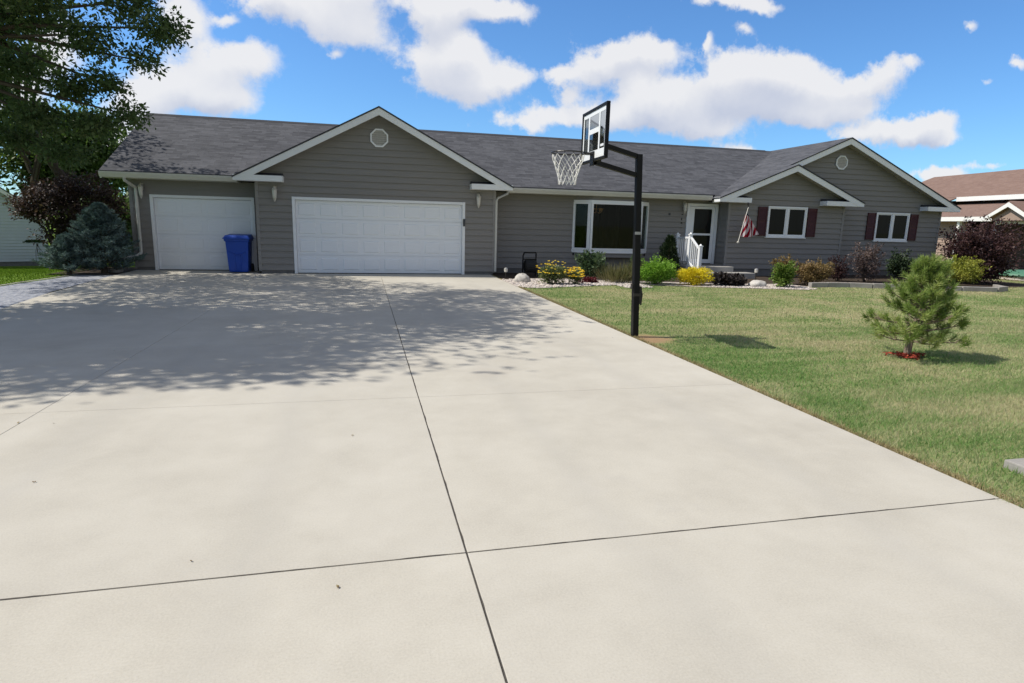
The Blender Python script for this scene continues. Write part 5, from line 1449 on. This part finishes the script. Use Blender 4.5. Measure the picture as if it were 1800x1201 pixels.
# unseen cumulus overhead and behind the viewer, added to neutralise the blue ambient light
gn = nd(nt, 'ShaderNodeTexNoise'); gn.inputs['Scale'].default_value = 3.2; gn.inputs['Detail'].default_value = 6; gn.inputs['Roughness'].default_value = .55
nt.links.new(inc, gn.inputs['Vector'])
g2 = nd(nt, 'ShaderNodeMapRange', interpolation_type='SMOOTHSTEP'); nt.links.new(gn.outputs['Fac'], g2.inputs[0]); g2.inputs[1].default_value = .41; g2.inputs[2].default_value = .54
away = nd(nt, 'ShaderNodeMapRange', interpolation_type='SMOOTHSTEP'); nt.links.new(math_(nt, 'SUBTRACT', Vv, math_(nt, 'MULTIPLY', sx.outputs[1], 0)), away.inputs[0]); away.inputs[1].default_value = .42; away.inputs[2].default_value = .75
back = math_(nt, 'LESS_THAN', sx.outputs[1], 0.0)
side = math_(nt, 'GREATER_THAN', math_(nt, 'ABSOLUTE', U), 2.2)
els = math_(nt, 'MAXIMUM', math_(nt, 'MAXIMUM', away.outputs[0], back), side)
front = math_(nt, 'MULTIPLY', cover, math_(nt, 'SUBTRACT', 1.0, els, None, True))
cover = math_(nt, 'ADD', front, math_(nt, 'MULTIPLY', g2.outputs[0], els), None, True)
# soft lavender bellies, white tops
low_f = noise(nt, wa.outputs[0], 6, 5, .55)
# a cloud is grey where there is more cloud above it than below (lit from above)
up_f = cloud_field(wa.outputs[0], -.026, 1.1)
belly = math_(nt, 'ADD', math_(nt, 'MULTIPLY', math_(nt, 'SUBTRACT', up_f, math_(nt, 'MULTIPLY', fld, .62)), .75), math_(nt, 'MULTIPLY', math_(nt, 'SUBTRACT', low_f, .5), 1.1))
belly = math_(nt, 'MULTIPLY', math_(nt, 'SUBTRACT', belly, .12, None, True), 1.0, None, True)
ccol = mixc(nt, belly, (1.0, 1.0, 1.02), (.60, .66, .82))
ccol = mixc(nt, els, ccol, (.55, .53, .505))
cb = nd(nt, 'ShaderNodeBackground'); cb.inputs[1].default_value = CLOUD_S; nt.links.new(ccol, cb.inputs[0])
mx = nd(nt, 'ShaderNodeMixShader'); nt.links.new(math_(nt, 'MULTIPLY', cover, .96), mx.inputs[0]); nt.links.new(bg.outputs[0], mx.inputs[1]); nt.links.new(cb.outputs[0], mx.inputs[2])
nt.links.new(mx.outputs[0], wo.inputs['Surface'])

sl = bpy.data.lights.new('sun', 'SUN'); sl.energy = 4.85; sl.angle = R(.53); sl.color = (1, .94, .84)
so = bpy.data.objects.new('sun', sl); COL.objects.link(so); so.location = SUN * 60
so.rotation_euler = (-SUN).to_track_quat('-Z', 'Y').to_euler()

F, YAW, PIT, ROL, CH = 1071.6017, .2394375, -.1915608, .0259447, 1.61077
fw = Vector((math.sin(YAW)*math.cos(PIT), math.cos(YAW)*math.cos(PIT), math.sin(PIT))); r0 = Vector((math.cos(YAW), -math.sin(YAW), 0)); u0 = r0.cross(fw)
rt = r0*math.cos(ROL) + u0*math.sin(ROL); up = -r0*math.sin(ROL) + u0*math.cos(ROL)
cam = bpy.data.cameras.new('camera'); cam.sensor_width = 36; cam.lens = F/1800*36; cam.clip_start = .05; cam.clip_end = 3000
co = bpy.data.objects.new('camera', cam); COL.objects.link(co)
co.matrix_world = Matrix(((rt.x, up.x, -fw.x, 0), (rt.y, up.y, -fw.y, 0), (rt.z, up.z, -fw.z, CH), (0, 0, 0, 1)))
scene.camera = co
scene.view_settings.view_transform = 'Standard'; scene.view_settings.look = 'None'; scene.view_settings.exposure = .0; scene.view_settings.gamma = 1
scene.render.engine = 'CYCLES'
try:
    scene.cycles.use_denoising = True; scene.cycles.max_bounces = 6; scene.cycles.diffuse_bounces = 3; scene.cycles.glossy_bounces = 3; scene.cycles.transparent_max_bounces = 8; scene.cycles.caustics_reflective = False; scene.cycles.caustics_refractive = False
except Exception: pass
